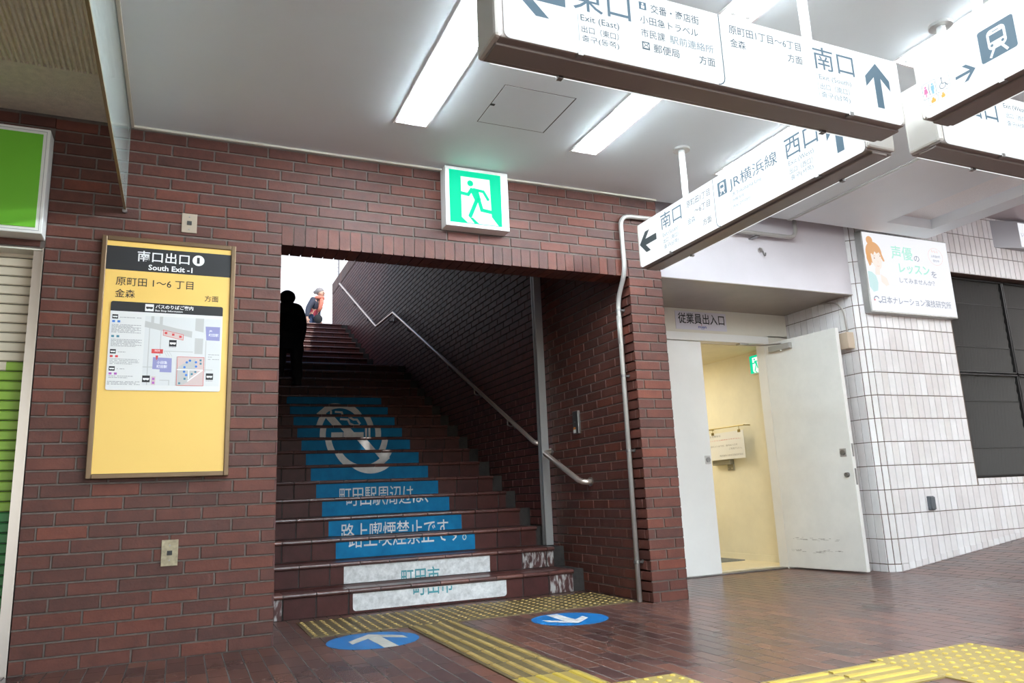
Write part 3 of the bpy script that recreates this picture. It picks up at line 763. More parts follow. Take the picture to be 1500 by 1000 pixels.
def lines(v0, v1, n, u0, u1):
    for i in range(n):
        v = v1-(v1-v0)*i/max(1, n-1); u = u0; end = u1-(0 if i % 2 == 0 else rnd.random()*.05)
        while u < end:
            l = .004+rnd.random()*.012
            rect(mb, pq, u, min(u+l, end), v-.0016, v+.0016, 10, .001); u += l+.002+(.006 if rnd.random() < .15 else 0)
for row in ((1.628, 1.668, 7, -.361, -.225), (1.556, 1.590, 6, -.36, -.218), (1.463, 1.487, 4, -.36, -.225), (1.391, 1.399, 2, -.36, -.25), (1.357, 1.371, 3, -.365, -.215), (1.708, 1.708, 1, -.325, -.225),
            (1.525, 1.525, 1, -.325, -.29), (1.437, 1.437, 1, -.325, -.29), (1.56, 1.56, 1, -.088, -.055), (1.383, 1.383, 1, .098, .132), (1.50, 1.525, 3, .105, .16)):
    mb = MB(); lines(*row); mb.build('route_text', PM, po)

# wall plates
def wall_plate(label, x0, x1, z0, z1, mt_):
    t = thing('outlet_plate', label, 'wall plate', ((x0+x1)/2, YW, z0))
    MB().box(x0, x1, YW-.008, YW+.005, z0, z1).build('cover', mt_, t, bevel=.002)
    cx, cz = (x0+x1)/2, (z0+z1)/2
    MB().box(cx-.012, cx+.012, YW-.011, YW-.007, cz-.011, cz+.011).build('socket', BLACK, t)
    for s_ in (1, -1): MB().cyl((cx, YW-.0105, cz+s_*.036), (cx, YW-.007, cz+s_*.036), .004, 10).build('screw', STEELD, t)
wall_plate('beige metal wall plate on the brick just above the yellow board', -.057, .021, 2.212, 2.323, M('plate_beige', (.36, .29, .22), .5))
wall_plate('stained brass wall plate low on the brick below the yellow board', -.075, .003, .443, .571, M('plate_stained', (.34, .29, .19), .5, .3, var=.35, scale=30))

# ================================================================ EXIT LIGHTS
def exit_light(label, plane_face, box, u0, v0, s, loc):
    t = thing('exit_light', label, 'exit sign', loc)
    MB().box(*box).build('housing', WHITEP, t, bevel=.004)
    mb = MB(); running_man(mb, plane_face, u0, v0, s, 0, 1, .0012); mb.build('lit_panel', [EXITG, EXITW], t)
    return t
exit_light('large green and white running-man exit light on the brick lintel', planeY(4.190), (1.451, 1.884, 4.190, YW+.004, 2.392, 2.793), 1.477, 2.416, .354, (1.64, YW, 2.37))
exit_light('small green and white exit light inside the staff corridor', planeX(5.005), (5.005, 5.056, 5.425, 5.605, 1.768, 1.945), -5.6, 1.773, .17, (5.05, 5.5, 1.77))

# ================================================================ CEILING FITTINGS
def ceiling_light(x, y0, y1, label):
    t = thing('ceiling_light', label, 'ceiling light', (x, (y0+y1)/2, ZC), 'recessed strip lights in the ceiling')
    mb = MB(); h = .085
    a, b = x-LW+.001, x+LW-.001; c, d = y0+.001, y1-.001
    mb.quad((a, c, ZC+h), (b, c, ZC+h), (b, d, ZC+h), (a, d, ZC+h)); mb.quad((a, c, ZC), (a, c, ZC+h), (a, d, ZC+h), (a, d, ZC)); mb.quad((b, c, ZC), (b, d, ZC), (b, d, ZC+h), (b, c, ZC+h))
    mb.quad((a, c, ZC), (b, c, ZC), (b, c, ZC+h), (a, c, ZC+h)); mb.quad((a, d, ZC), (a, d, ZC+h), (b, d, ZC+h), (b, d, ZC))
    for (p_, q_, r_, s_) in ((a-.012, a, c, d), (b, b+.012, c, d), (a-.012, b+.012, c-.012, c), (a-.012, b+.012, d, d+.012)): mb.box(p_, q_, r_, s_, ZC-.003, ZC-.0005)
    mb.build('reflector', TROUGH, t)
    for s_ in (-.04, .04): MB().cyl((x+s_, c+.05, ZC-.002), (x+s_, d-.05, ZC-.002), .014, 10).build('tube', TUBEM, t, smooth=True)
    for s_ in (-.04, .04):
        for yy in (c+.028, d-.05): MB().box(x+s_-.012, x+s_+.012, yy, yy+.022, ZC-.012, ZC+h).build('lamp_holder', WHITEP, t)
    return t
LAB = [['recessed strip light between the smoke glass and the ceiling hatch', 'recessed strip light between the ceiling hatch and the white sign pole', 'recessed strip light behind the sign that recedes toward the brick pier'],
       ['recessed strip light just beyond the arrow end of the long east exit sign', 'recessed strip light seen over the middle of the long front sign', 'recessed strip light behind the train symbol sign']]
for i, x in enumerate(LX):
    for j, (a, b) in enumerate(LY):
        if j < 2: ceiling_light(x, a, b, LAB[j][i])
        else: ceiling_light(x, a, b, 'recessed strip light out of the photo, %s row, %s column' % (['over the viewer', 'behind the viewer', 'rear'][j-2], ['left', 'middle', 'right'][i]))
for j, (x, a, b) in enumerate(((7.3, 1.6, 2.9), (8.6, 1.6, 2.9), (7.3, -.6, .7), (8.6, -.6, .7), (9.9, 1.6, 2.9))):  # unseen strips added to brighten the tiled wall and doors
    t = thing('ceiling_light', 'unseen strip light added on the high ceiling to brighten the tiled wall, %s' % ['near left', 'near middle', 'far left', 'far middle', 'near right'][j], 'ceiling light', (x, (a+b)/2, 3.17))
    MB().box(x-.12, x+.12, a, b, 3.13, 3.17).build('tray', WHITEP, t)
    MB().box(x-.09, x+.09, a+.03, b-.03, 3.105, 3.13).build('tube', E('added_strip', (.95, .97, 1.0), 48), t)
t = thing('ceiling_hatch', 'square white access hatch in the ceiling between two strip lights', 'hatch', (1.66, 3.4, ZC))
MB().box(HATCH[0]+.004, HATCH[1]-.006, HATCH[2]+.0035, HATCH[3]-.0035, ZC-.001, ZC+.012).box(HATCH[0], HATCH[1], HATCH[2], HATCH[3], ZC+.05, ZC+.06).build('panel', CEIL, t)
MB().box(1.452, 1.475, 3.40, 3.418, ZC-.003, ZC+.001).build('latch', BLACK, t)
mb = MB()
for (a, b, c, d) in ((HATCH[0]-.001, HATCH[0]+.003, HATCH[2], HATCH[3]), (HATCH[1]-.005, HATCH[1]+.001, HATCH[2], HATCH[3]), (HATCH[0], HATCH[1], HATCH[2]-.001, HATCH[2]+.003), (HATCH[0], HATCH[1], HATCH[3]-.003, HATCH[3]+.001)): mb.box(a, b, c, d, ZC-.0004, ZC+.02)
mb.build('seal', BLACK, t)

# smoke curtain of glass hanging from the ceiling
t = thing('smoke_screen', 'hanging pane of greyish glass with brown lower edge at the ceiling joint', 'smoke screen', (-.337, 3, ZC))
MB().box(-.341, -.335, -5, YW-.002, 2.312, ZC).build('glass_pane', GLASS, t)
MB().box(-.344, -.332, -5, YW-.002, 2.305, 2.316).build('edge_strip', GLASSE, t)
MB().box(-.347, -.343, -5, YW-.002, ZC-.03, ZC+.03).box(-.333, -.318, -5, YW-.002, ZC-.012, ZC+.03).build('top_channel', CREAMP, t)
MB().cyl((-.338, YW-.02, 2.30), (-.338, YW+.004, 2.30), .012, 12).build('wall_clip', STEELD, t)

# ================================================================ SHOP SIGN AND SHUTTER
t = thing('shop_sign', 'blank green sign box with white frame above the striped shutter', 'sign', (-1.2, YW, 2.1))
mb = MB(); mb.box(-1.75, -.692, 4.176, YW+.004, 2.098, 2.662); mb.build('frame', WHITEP, t, bevel=.004)
MB().box(-1.71, -.722, 4.171, 4.18, 2.128, 2.630).build('green_panel', GREENP, t)
mb = MB()
for (a, b, c, d) in ((-1.73, -.708, 2.112, 2.114), (-1.73, -.708, 2.646, 2.648), (-.708, -.706, 2.112, 2.648)): mb.box(a, b, 4.1745, 4.177, c, d)
mb.build('groove', GREYI, t)
t = thing('roller_shutter', 'closed roller shutter with cream, lime and dark green slats beside the brick bay', 'shutter', (-1.1, 4.4, 0))
mb = MB(); mb.box(-1.75, -.70, 4.30, 4.5, 2.05, 2.095); mb.build('shutter_box', CREAMP, t)
mb = MB()
z = 0.0; i = 0
def lime_top(x): return 1.455+.35*(x+.76) if x > -1.2 else 1.3
while z < 2.05:
    y = 4.40
    # each slat is cut where the painted curve crosses it
    n = 24; x0, x1 = -1.75, -.745
    for k in range(n):
        a, b = x0+(x1-x0)*k/n, x0+(x1-x0)*(k+1)/n; xm = (a+b)/2; zm = z+.024
        t1 = 1.49+.38*(xm+.745)-.05*(xm+.745)**2; t2 = .70-.9*(xm+.745)**2+.05
        mi = 0 if zm > t1 else (1 if zm > t2 else 2)
        mb.add([(a, y, z+.002), (b, y, z+.002), (b, y-.008, z+.006), (a, y-.008, z+.006), (a, y-.008, z+.042), (b, y-.008, z+.042), (b, y, z+.048), (a, y, z+.048)], [(0,1,2,3), (3,2,5,4), (4,5,6,7)], mi)
    z += .0495
mb.box(-1.75, -.745, 4.401, 4.42, 0, 2.06, 3)
mb.build('slat_curtain', [SHUT_C, SHUT_L, SHUT_G, DARKM], t)
MB().box(-.742, -.694, 4.31, 4.33, 0, 2.06).box(-.742, -.737, 4.33, 4.42, 0, 2.06).box(-.70, -.694, YW+.002, 4.33, 0, 2.06).build('guide_rail', M('rail_alu', (.50, .46, .43), .35, .9), t)

# ================================================================ HANGING SIGNS
def hanging_sign(label, pl_front, pl_back, body, faces_uv, letter_fn, poles, loc, caps, rail_boxes, clips):
    t = thing('direction_sign', label, 'direction sign', loc)
    MB().box(*body).build('housing', TAUPE, t, bevel=.006)
    for c in caps: MB().box(*c).build('end_cap', BEIGE, t, bevel=.012)
    u0, u1, v0, v1 = faces_uv
    for pl_, nm in ((pl_front, 'lit_face'), (pl_back, 'lit_face')):
        if pl_ is None: continue
        f = MB().prism([pl_(u, v, 0) for u, v in rrect(u0, u1, v0, v1, .022, 4, (1, 1, 0, 0))], Vector(pl_(0, 0, .003))-Vector(pl_(0, 0, 0))).build(nm, SIGNF, t)
        if pl_ is pl_front:
            parts = {}
            letter_fn(lambda nm_: parts.setdefault(nm_, LB() if nm_ == 'lettering' else MB()), lambda u, v, d=0: pl_(u, v, .003+d))
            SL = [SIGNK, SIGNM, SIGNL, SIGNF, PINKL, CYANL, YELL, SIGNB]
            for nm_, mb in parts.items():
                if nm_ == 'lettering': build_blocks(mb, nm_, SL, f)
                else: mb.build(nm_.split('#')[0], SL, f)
    for b in rail_boxes: MB().box(*b).build('lower_rail', TAUPE, t, bevel=.004)
    for b in clips: MB().box(*b).build('latch', STEELD, t, bevel=.002)
    for (x, y, ztop) in poles:
        po_ = MB().cyl((x, y, 2.43), (x, y, ztop-.012), .019, 14).build('pole', WHITEP, t, smooth=True)
        MB().cyl((x, y, ztop-.014), (x, y, ztop), .052, 24).build('flange', ALU, po_)
    return t
def divider(mb, pl, u, vtop, vbot, s=1):
    pts = [(u, vtop), (u, vbot+.03)] + [(u-s*(.03-.03*math.cos(math.radians(a))), vbot+.03-.03*math.sin(math.radians(a))) for a in (25, 50, 75, 90)]
    stroke(mb, pl, pts, .004, 1)
def train_icon(mb, pl, u0, u1, v0, v1, back=0, fg=3):
    w_, h_ = u1-u0, v1-v0; q = lambda x, y: (u0+w_*x, v0+h_*y)
    draw(mb, pl, rrect(u0, u1, v0, v1, .07*w_, 4), back, .0008)
    draw(mb, pl, rrect(u0+.24*w_, u1-.24*w_, v0+.27*h_, v1-.12*h_, .13*w_, 4), fg, .0012)
    rect(mb, pl, u0+.31*w_, u1-.31*w_, v0+.50*h_, v0+.72*h_, back, .0016); rect(mb, pl, u0+.41*w_, u1-.41*w_, v0+.78*h_, v0+.805*h_, back, .0016)
    for x in (.35, .65): disc(mb, pl, *q(x, .40), .042*w_, back, .0016, 14)
    for a, b in (((.38, .27), (.27, .08)), ((.62, .27), (.73, .08))): stroke(mb, pl, [q(*a), q(*b)], .07*w_, fg, .0012)

def front_text(part, P):
    mb = part('lettering')
    arrow(part('arrow#1'), P, (.915, 2.318), (-1, 0), .19, .078, 0, .04, .046)
    write(mb, P, '東口', 1.135, 1.362, 2.303, 2.412, 0, .006)
    write(mb, P, 'Exit (East)', 1.160, 1.311, 2.257, 2.288, 1); write(mb, P, '出口（東口）', 1.161, 1.306, 2.220, 2.247, 1); write(mb, P, '출구(동쪽)', 1.161, 1.305, 2.184, 2.211, 1)
    stroke(mb, P, [(1.150, 2.285), (1.150, 2.185)], .0015, 2)
    rect(mb, P, 1.400, 1.430, 2.367, 2.397, 0); disc(mb, P, 1.415, 2.389, .0045, 3, .002, 12); rect(mb, P, 1.4085, 1.4215, 2.371, 2.383, 3, .002)
    write(mb, P, '交番・商店街', 1.448, 1.657, 2.363, 2.398, 1, .006); write(mb, P, '小田急トラベル', 1.400, 1.648, 2.312, 2.344, 1, .004)
    write(mb, P, '市民課', 1.400, 1.50, 2.259, 2.292, 1, .002); write(mb, P, '駅前連絡所', 1.520, 1.711, 2.259, 2.292, 2)
    rect(mb, P, 1.400, 1.431, 2.211, 2.241, 1); rect(mb, P, 1.404, 1.427, 2.216, 2.236, 3, .002); stroke(mb, P, [(1.405, 2.235), (1.4155, 2.225), (1.426, 2.235)], .0025, 1, .003); stroke(mb, P, [(1.405, 2.217), (1.412, 2.226)], .0025, 1, .003); stroke(mb, P, [(1.426, 2.217), (1.419, 2.226)], .0025, 1, .003)
    write(mb, P, '郵便局', 1.447, 1.556, 2.207, 2.241, 1); write(mb, P, '方面', 1.642, 1.712, 2.205, 2.240, 1)
    divider(part('divider'), P, 1.750, 2.43, 2.140)
    write(mb, P, '原町田1丁目〜6丁目', 1.793, 2.144, 2.362, 2.397, 1); write(mb, P, '金森', 1.793, 1.866, 2.308, 2.343, 1); write(mb, P, '方面', 2.070, 2.144, 2.305, 2.340, 1)
    write(mb, P, '南口', 2.205, 2.421, 2.306, 2.406, 0, .003); write(mb, P, 'Exit (South)', 2.222, 2.393, 2.256, 2.284, 2); write(mb, P, '出口（南口）', 2.222, 2.378, 2.219, 2.246, 2); write(mb, P, '출구(남쪽)', 2.223, 2.376, 2.183, 2.210, 2)
    stroke(mb, P, [(2.212, 2.285), (2.212, 2.185)], .0015, 2)
    arrow(part('arrow#2'), P, (2.548, 2.397), (0, 1), .20, .068, 0, .038, .044)
hanging_sign('long hanging lit sign with a big arrow to the east exit and post office', planeY(1.932), (lambda u, v, d=0: (u, 2.086+d, v)), (.862, 2.676, 1.934, 2.086, 2.140, 2.436), (.878, 2.664, 2.140, 2.432), front_text,
             [(2.278, 2.01, ZC), (1.27, 2.01, ZC)], (1.77, 2.01, 2.14), [(.846, .876, 1.931, 2.089, 2.140, 2.44), (2.662, 2.690, 1.931, 2.089, 2.150, 2.44)],
             [(.862, 2.68, 1.965, 2.055, 2.131, 2.145)], [(1.142, 1.162, 1.927, 1.95, 2.132, 2.150), (1.142, 1.162, 2.07, 2.092, 2.13, 2.146), (2.36, 2.385, 1.927, 1.95, 2.132, 2.150), (2.36, 2.385, 2.07, 2.092, 2.13, 2.146)])

def rear_text(part, P):
    mb = part('lettering')
    arrow(part('arrow#1'), P, (-3.929, 2.293), (1*-1, 0), .19, .070, 7, .042, .046)
    write(mb, P, '南口', -3.682, -3.468, 2.308, 2.412, 0, .003); write(mb, P, 'Exit (South)', -3.672, -3.512, 2.252, 2.283, 2); write(mb, P, '出口（南口）', -3.670, -3.515, 2.217, 2.246, 2); write(mb, P, '출구(남쪽)', -3.667, -3.517, 2.177, 2.207, 2)
    write(mb, P, '原町田1丁目', -3.415, -3.196, 2.352, 2.392, 1); write(mb, P, '〜6丁目', -3.345, -3.202, 2.288, 2.328, 1); write(mb, P, '金森', -3.417, -3.345, 2.248, 2.284, 2); write(mb, P, '方面', -3.279, -3.203, 2.194, 2.232, 1)
    divider(part('divider'), P, -3.163, 2.43, 2.140, -1)
    train_icon(part('train_symbol'), P, -3.127, -3.052, 2.307, 2.390, 0, 3)
    write(mb, P, 'JR横浜線', -3.030, -2.664, 2.298, 2.382, 0, .003)
    stroke(mb, P, [(-3.032, 2.285), (-3.032, 2.198)], .002, 2)
    write(mb, P, 'JR Yokohama Line', -3.018, -2.788, 2.262, 2.290, 2); write(mb, P, 'JR横滨线', -3.018, -2.925, 2.233, 2.254, 2); write(mb, P, 'JR요코하마선', -3.018, -2.878, 2.197, 2.220, 2)
    write(mb, P, '西口', -2.606, -2.395, 2.298, 2.402, 0, .004); write(mb, P, 'Exit (West)', -2.593, -2.430, 2.252, 2.284, 2); write(mb, P, '出口（西口）', -2.593, -2.442, 2.214, 2.244, 2); write(mb, P, '출구(서쪽)', -2.589, -2.443, 2.178, 2.207, 2)
    arrow(part('arrow#2'), P, (-2.277, 2.392), (0, 1), .20, .070, 0, .040, .044)
hanging_sign('hanging lit sign receding toward the brick pier, with a railway line name', planeX(2.702), (lambda u, v, d=0: (2.865+d, -u, v)), (2.705, 2.865, 2.15, 3.94, 2.140, 2.436), (-3.936, -2.152, 2.140, 2.432), rear_text,
             [(2.785, 3.522, ZC), (2.785, 2.52, ZC)], (2.78, 3.0, 2.14), [(2.701, 2.868, 3.934, 3.956, 2.150, 2.44), (2.701, 2.868, 2.132, 2.154, 2.150, 2.44)],
             [(2.74, 2.83, 2.15, 3.94, 2.131, 2.145)], [(2.697, 2.72, 3.60, 3.62, 2.132, 2.150), (2.85, 2.873, 3.60, 3.62, 2.13, 2.146), (2.697, 2.72, 2.42, 2.44, 2.132, 2.150), (2.85, 2.873, 2.42, 2.44, 2.13, 2.146)])

def train_text(part, P):
    mb = part('lettering')
    train_icon(part('train_symbol'), P, -1.612, -1.476, 2.240, 2.372, 0, 3)
    arrow(part('arrow#1'), P, (-1.638, 2.244), (1, 0), .082, .034, 0, .012, .016)
    mb = part('toilet_symbols')
    stroke(mb, P, rrect(-1.862, -1.804, 2.226, 2.292, .006, 2)+[(-1.862, 2.240)], .0012, 1); stroke(mb, P, rrect(-1.800, -1.745, 2.226, 2.288, .006, 2)+[(-1.8, 2.240)], .0012, 2)
    disc(mb, P, -1.848, 2.276, .0045, 4); draw(mb, P, [(-1.853, 2.270), (-1.843, 2.270), (-1.839, 2.248), (-1.857, 2.248)], 4); rect(mb, P, -1.850, -1.846, 2.234, 2.250, 4)
    stroke(mb, P, [(-1.832, 2.284), (-1.834, 2.262), (-1.832, 2.236)], .002, 0)
    disc(mb, P, -1.818, 2.276, .0045, 5); rect(mb, P, -1.825, -1.811, 2.250, 2.270, 5); rect(mb, P, -1.8225, -1.8135, 2.234, 2.252, 5)
    ring(mb, P, -1.775, 2.247, .014, .0115, 1, n=20, a0=100, a1=370); stroke(mb, P, [(-1.777, 2.277), (-1.776, 2.255), (-1.764, 2.254), (-1.756, 2.240), (-1.752, 2.243)], .0026, 1); disc(mb, P, -1.777, 2.280, .003, 1)
    for u, k in ((-1.822, 1.0), (-1.779, .8)):
        stroke(mb, P, rrect(u-.020, u+.020, 2.192, 2.226, .004, 2)+[(u-.02, 2.2)], .001, 2); disc(mb, P, u, 2.215, .005*k, 6); draw(mb, P, rrect(u-.010*k, u+.010*k, 2.198, 2.212, .004, 2), 6)
    mb = part('lettering')
    write(mb, P, 'JR横浜線', -1.44, -1.08, 2.298, 2.372, 0)
hanging_sign('hanging lit sign with a big train symbol, small arrow and toilet symbols', planeX(2.722), (lambda u, v, d=0: (2.885+d, -u, v)), (2.725, 2.885, .30, 1.872, 2.145, 2.436), (-1.868, -.31, 2.145, 2.432), train_text,
             [(2.805, 1.64, ZC), (2.805, .6, ZC)], (2.8, 1.1, 2.14), [(2.721, 2.888, 1.866, 1.890, 2.152, 2.44), (2.721, 2.888, .285, .305, 2.152, 2.44)],
             [(2.76, 2.85, .30, 1.87, 2.136, 2.15)], [(2.717, 2.74, 1.545, 1.565, 2.137, 2.154), (2.87, 2.893, 1.545, 1.565, 2.135, 2.15)])
def west_text(part, P):
    mb = part('lettering')
    write(mb, P, '西口', 3.135, 3.351, 2.288, 2.392, 0, .006); write(mb, P, 'Exit (West)', 3.406, 3.571, 2.368, 2.399, 1); write(mb, P, '出口（西口）', 3.414, 3.562, 2.326, 2.353, 2); write(mb, P, '출구(서쪽)', 3.413, 3.549, 2.283, 2.312, 2)
    arrow(part('arrow#1'), P, (2.985, 2.32), (-1, 0), .12, .055, 0, .036, .04)
hanging_sign('hanging lit sign naming the west exit, half hidden by the train symbol sign', planeY(1.966), (lambda u, v, d=0: (u, 2.112+d, v)), (2.935, 4.35, 1.968, 2.112, 2.128, 2.436), (2.962, 4.34, 2.128, 2.432), west_text,
             [(3.182, 2.04, ZC), (4.1, 2.04, ZC)], (3.6, 2.04, 2.13), [(2.925, 2.962, 1.964, 2.116, 2.135, 2.44), (4.335, 4.36, 1.964, 2.116, 2.135, 2.44)],
             [(2.94, 4.35, 1.995, 2.08, 2.119, 2.133)], [(3.33, 3.352, 1.96, 1.982, 2.12, 2.138), (3.33, 3.352, 2.1, 2.122, 2.118, 2.134)])

# ================================================================ PIPES
def bend(path, r, n=6):
    """round the corners of a polyline"""
    P_ = [Vector(p) for p in path]; out = [P_[0]]
    for a, b, c in zip(P_, P_[1:], P_[2:]):
        d1 = min(r, (b-a).length*.49); d2 = min(r, (c-b).length*.49); s_ = b+(a-b).normalized()*d1; e = b+(c-b).normalized()*d2
        for i in range(n+1):
            t_ = i/n; out.append(s_*(1-t_)**2 + b*2*t_*(1-t_) + e*t_*t_)
    return out+[P_[-1]]
t = thing('conduit_pipe', 'grey conduit pipe running down the brick pier edge and along the white fascia', 'pipe', (2.79, 4.4, 0))
MB().tube(bend([(4.545, 4.385, ZC+.06), (4.545, 4.385, 2.692), (3.30, 4.385, 2.680), (3.16, 4.262, 2.640), (2.775, 4.258, 2.632), (2.782, 4.258, 2.215), (2.788, 4.385, 2.05), (2.790, 4.388, .003)], .085), .0165, 14).build('pipe', M('conduit_paint', (.46, .44, .41), .38, .35, var=.06), t, smooth=True)
MB().cyl((2.789, 4.388, 1.73), (2.7885, 4.387, 1.93), .0185, 14).build('sleeve', M('conduit_sleeve', (.52, .50, .47), .38, .35), t, smooth=True)
for z in (1.97, 1.50, .985, .255):
    MB().cyl((2.789, 4.387, z-.009), (2.789, 4.387, z+.009), .0205, 14).box(2.80, 2.836, 4.375, 4.383, z-.006, z+.006).cyl((2.836, 4.379, z), (2.824, 4.379, z), .013, 10).build('clip', STEELD, t)
MB().box(4.10, 4.14, 4.36, 4.452, 2.655, 2.663).build('clip', STEELD, t)
t = thing('wall_hook', 'small round metal hook on the white fascia above the staff entrance', 'hook', (4.17, 4.45, 2.56))
MB().cyl((4.20, 4.452, 2.572), (4.20, 4.435, 2.572), .020, 18).build('disc', STEEL, t)
MB().tube(bend([(4.222, 4.437, 2.565), (4.226, 4.43, 2.53), (4.242, 4.43, 2.525), (4.243, 4.43, 2.55)], .012), .005, 8).build('hook_arm', STEELD, t, smooth=True)

# ================================================================ STAFF ENTRANCE
def lock_plate(mb, o, du, dn, z, w_=.032, h_=.036): pass
# closed leaf
d1 = MB().box(3.425, 4.165, YD+.005, YD+.045, .012, 1.985).build('door_1', WOFF, kind='structure', bevel=.003)
mb = MB().box(4.096, 4.150, YD-.002, YD+.006, .915, .985); mb.build('lock_plate', STEEL, d1, bevel=.002)
MB().cyl((4.123, YD-.010, .95), (4.123, YD, .95), .021, 18).box(4.104, 4.142, YD-.013, YD-.009, .945, .953).build('thumb_turn', STEELD, d1)
MB().box(4.1655, 4.169, YD+.01, YD+.042, .012, 1.985).build('edge_strip', WOFF, d1)
# open leaf, hinged on the right jamb and swung out
hx, hy = 4.872, 5.235; fx, fy = 4.966, 4.497
ang = math.atan2(fy-hy, fx-hx); Ld = math.hypot(fx-hx, fy-hy)
ux, uy = math.cos(ang), math.sin(ang); nx, ny = uy, -ux      # n points to the hall side seen from the left (-X)
if nx > 0: nx, ny = -nx, -ny
def leaf(s0, s1, d0, d1_, z0, z1, mbx):
    P_ = lambda s_, d_, z_: (hx+ux*s_+nx*d_, hy+uy*s_+ny*d_, z_)
    return mbx.add([P_(s0,d0,z0), P_(s1,d0,z0), P_(s1,d1_,z0), P_(s0,d1_,z0), P_(s0,d0,z1), P_(s1,d0,z1), P_(s1,d1_,z1), P_(s0,d1_,z1)], [(0,3,2,1),(4,5,6,7),(0,1,5,4),(1,2,6,5),(2,3,7,6),(3,0,4,7)])
d2 = leaf(0, Ld, -.042, 0, .014, 1.985, MB()).build('door_2', M('door_paint_scuffed', (.74, .73, .69), .42, var=.05, scale=5), kind='structure', bevel=.003)
leaf(Ld-.105, Ld-.045, 0, .004, .918, .984, MB()).build('lock_plate', STEEL, d2, bevel=.001)
pc = lambda s_, d_, z_: (hx+ux*s_+nx*d_, hy+uy*s_+ny*d_, z_)
MB().cyl(pc(Ld-.075, .003, .951), pc(Ld-.075, .014, .951), .021, 16).build('thumb_turn', STEELD, d2)
MB().cyl(pc(Ld-.06, 0, .772), pc(Ld-.06, .022, .772), .021, 18, rb=.018).build('knob', STEELD, d2, smooth=False)
leaf(Ld-.001, Ld+.0025, -.030, -.012, .915, 1.02, MB()).build('latch_edge', STEELD, d2)
leaf(Ld-.001, Ld+.0025, -.030, -.012, .69, .82, MB()).build('latch_edge', STEELD, d2)
leaf(.07, .30, 0, .042, 1.895, 1.945, MB()).build('door_closer', M('closer_grey', (.42, .42, .40), .4, .4), d2, bevel=.004)
MB().cyl(pc(.20, .03, 1.885), pc(.20, .03, 1.895), .012, 12).tube([pc(.2, .024, 1.951), pc(.06, .10, 1.956)], .006, 8).tube([pc(.06, .10, 1.956), (4.66, YD+.02, 1.980)], .006, 8).build('closer_arm', STEEL, d2)
mb = MB(); rg = random.Random(5)
for i in range(46):
    s_ = .02+rg.random()*.5; z_ = rg.choice((.145, .15, .24, .245, .14))+rg.random()*.022; l_ = .01+rg.random()*.05
    leaf(s_, s_+l_, .0002, .0008, z_, z_+.0012+rg.random()*.0025, mb)
mb.build('scuff_marks', M('scuff', (.34, .32, .29), .8, var=.4, scale=60), d2)
MB().box(4.60, 4.70, YD-.002, YD+.05, 1.974, 1.988).build('closer_bracket', STEEL, None)
o = bpy.data.objects['closer_bracket']; tag(o, 'small steel closer bracket under the staff door header', 'bracket')
# paper sign above the doors
t = thing('entrance_sign', 'white paper sign with black characters above the staff doors', 'sign', (4.19, YD, 2.08))
MB().box(3.912, 4.467, YD-.003, YD+.001, 2.088, 2.252).build('sheet', M('paper_lilac', (.62, .60, .66), .6), t)
pe = planeY(YD-.0032); mb = MB()
write(mb, pe, '従業員出入口', 3.940, 4.445, 2.140, 2.238, 0, .012); write(mb, pe, 'mien', 4.150, 4.240, 2.104, 2.130, 1, .02); rect(mb, pe, 4.18, 4.215, 2.096, 2.099, 1); disc(mb, pe, 4.188, 2.134, .004, 2)
mb.build('lettering', [INK, M('indigo_print', (.06, .08, .36), .5), REDI], t)
# corridor notice
t = thing('hanging_notice', 'white paper notice with a red line hanging on the corridor wall', 'notice', (4.97, 6.0, .99))
xn = 4.975
MB().box(xn, xn+.004, 5.765, 6.30, .985, 1.252).build('sheet', PAPER, t)
mb = LB(); pn = planeX(xn)
write(mb, pn, 'お客様各位', -6.27, -6.10, 1.212, 1.232, 0); write(mb, pn, 'ここからの御帰はできません。', -6.28, -5.80, 1.158, 1.182, 1, .01); write(mb, pn, '恐れ入りますが、店内出入口を', -6.27, -5.86, 1.112, 1.130, 0); write(mb, pn, 'ご利用下さい。', -5.99, -5.80, 1.075, 1.095, 0); write(mb, pn, '株式会社小田急百貨店町田店', -6.14, -5.79, 1.015, 1.032, 0)
build_blocks(mb, 'lettering', [GREYI, REDI], t)
MB().cyl((xn+.002, 5.74, 1.298), (xn+.002, 6.33, 1.300), .006, 8).tube([(xn+.002, 5.82, 1.298), (xn+.002, 5.82, 1.25)], .004, 6).tube([(xn+.002, 6.22, 1.298), (xn+.002, 6.22, 1.25)], .004, 6).cyl((xn+.002, 5.75, 1.298), (5.057, 5.75, 1.298), .005, 8).cyl((xn+.002, 6.3, 1.298), (5.057, 6.3, 1.298), .005, 8).build('hanger_rod', M('brass_rod', (.35, .28, .12), .35, 1.0), t)
BCL = M('brass_clip', (.35, .28, .12), .35, 1.0)
MB().box(xn-.003, xn, 5.80, 5.84, 1.235, 1.262).build('clip', BCL, t); MB().box(xn-.003, xn, 6.20, 6.24, 1.235, 1.262).build('clip', BCL, t)
t = thing('door_holder', 'small steel wall bracket below the hanging notice in the corridor', 'bracket', (5.03, 6.05, .95))
MB().box(5.0, 5.056, 6.03, 6.30, .935, .985).box(5.04, 5.056, 6.03, 6.12, .875, .96).build('bracket_body', M('bracket_grey', (.30, .29, .25), .4, .6), t, bevel=.004)
MB().cyl((5.036, 6.05, .895), (5.041, 6.05, .895), .009, 10).cyl((5.036, 6.10, .895), (5.041, 6.10, .895), .009, 10).build('bolt', STEEL, t)
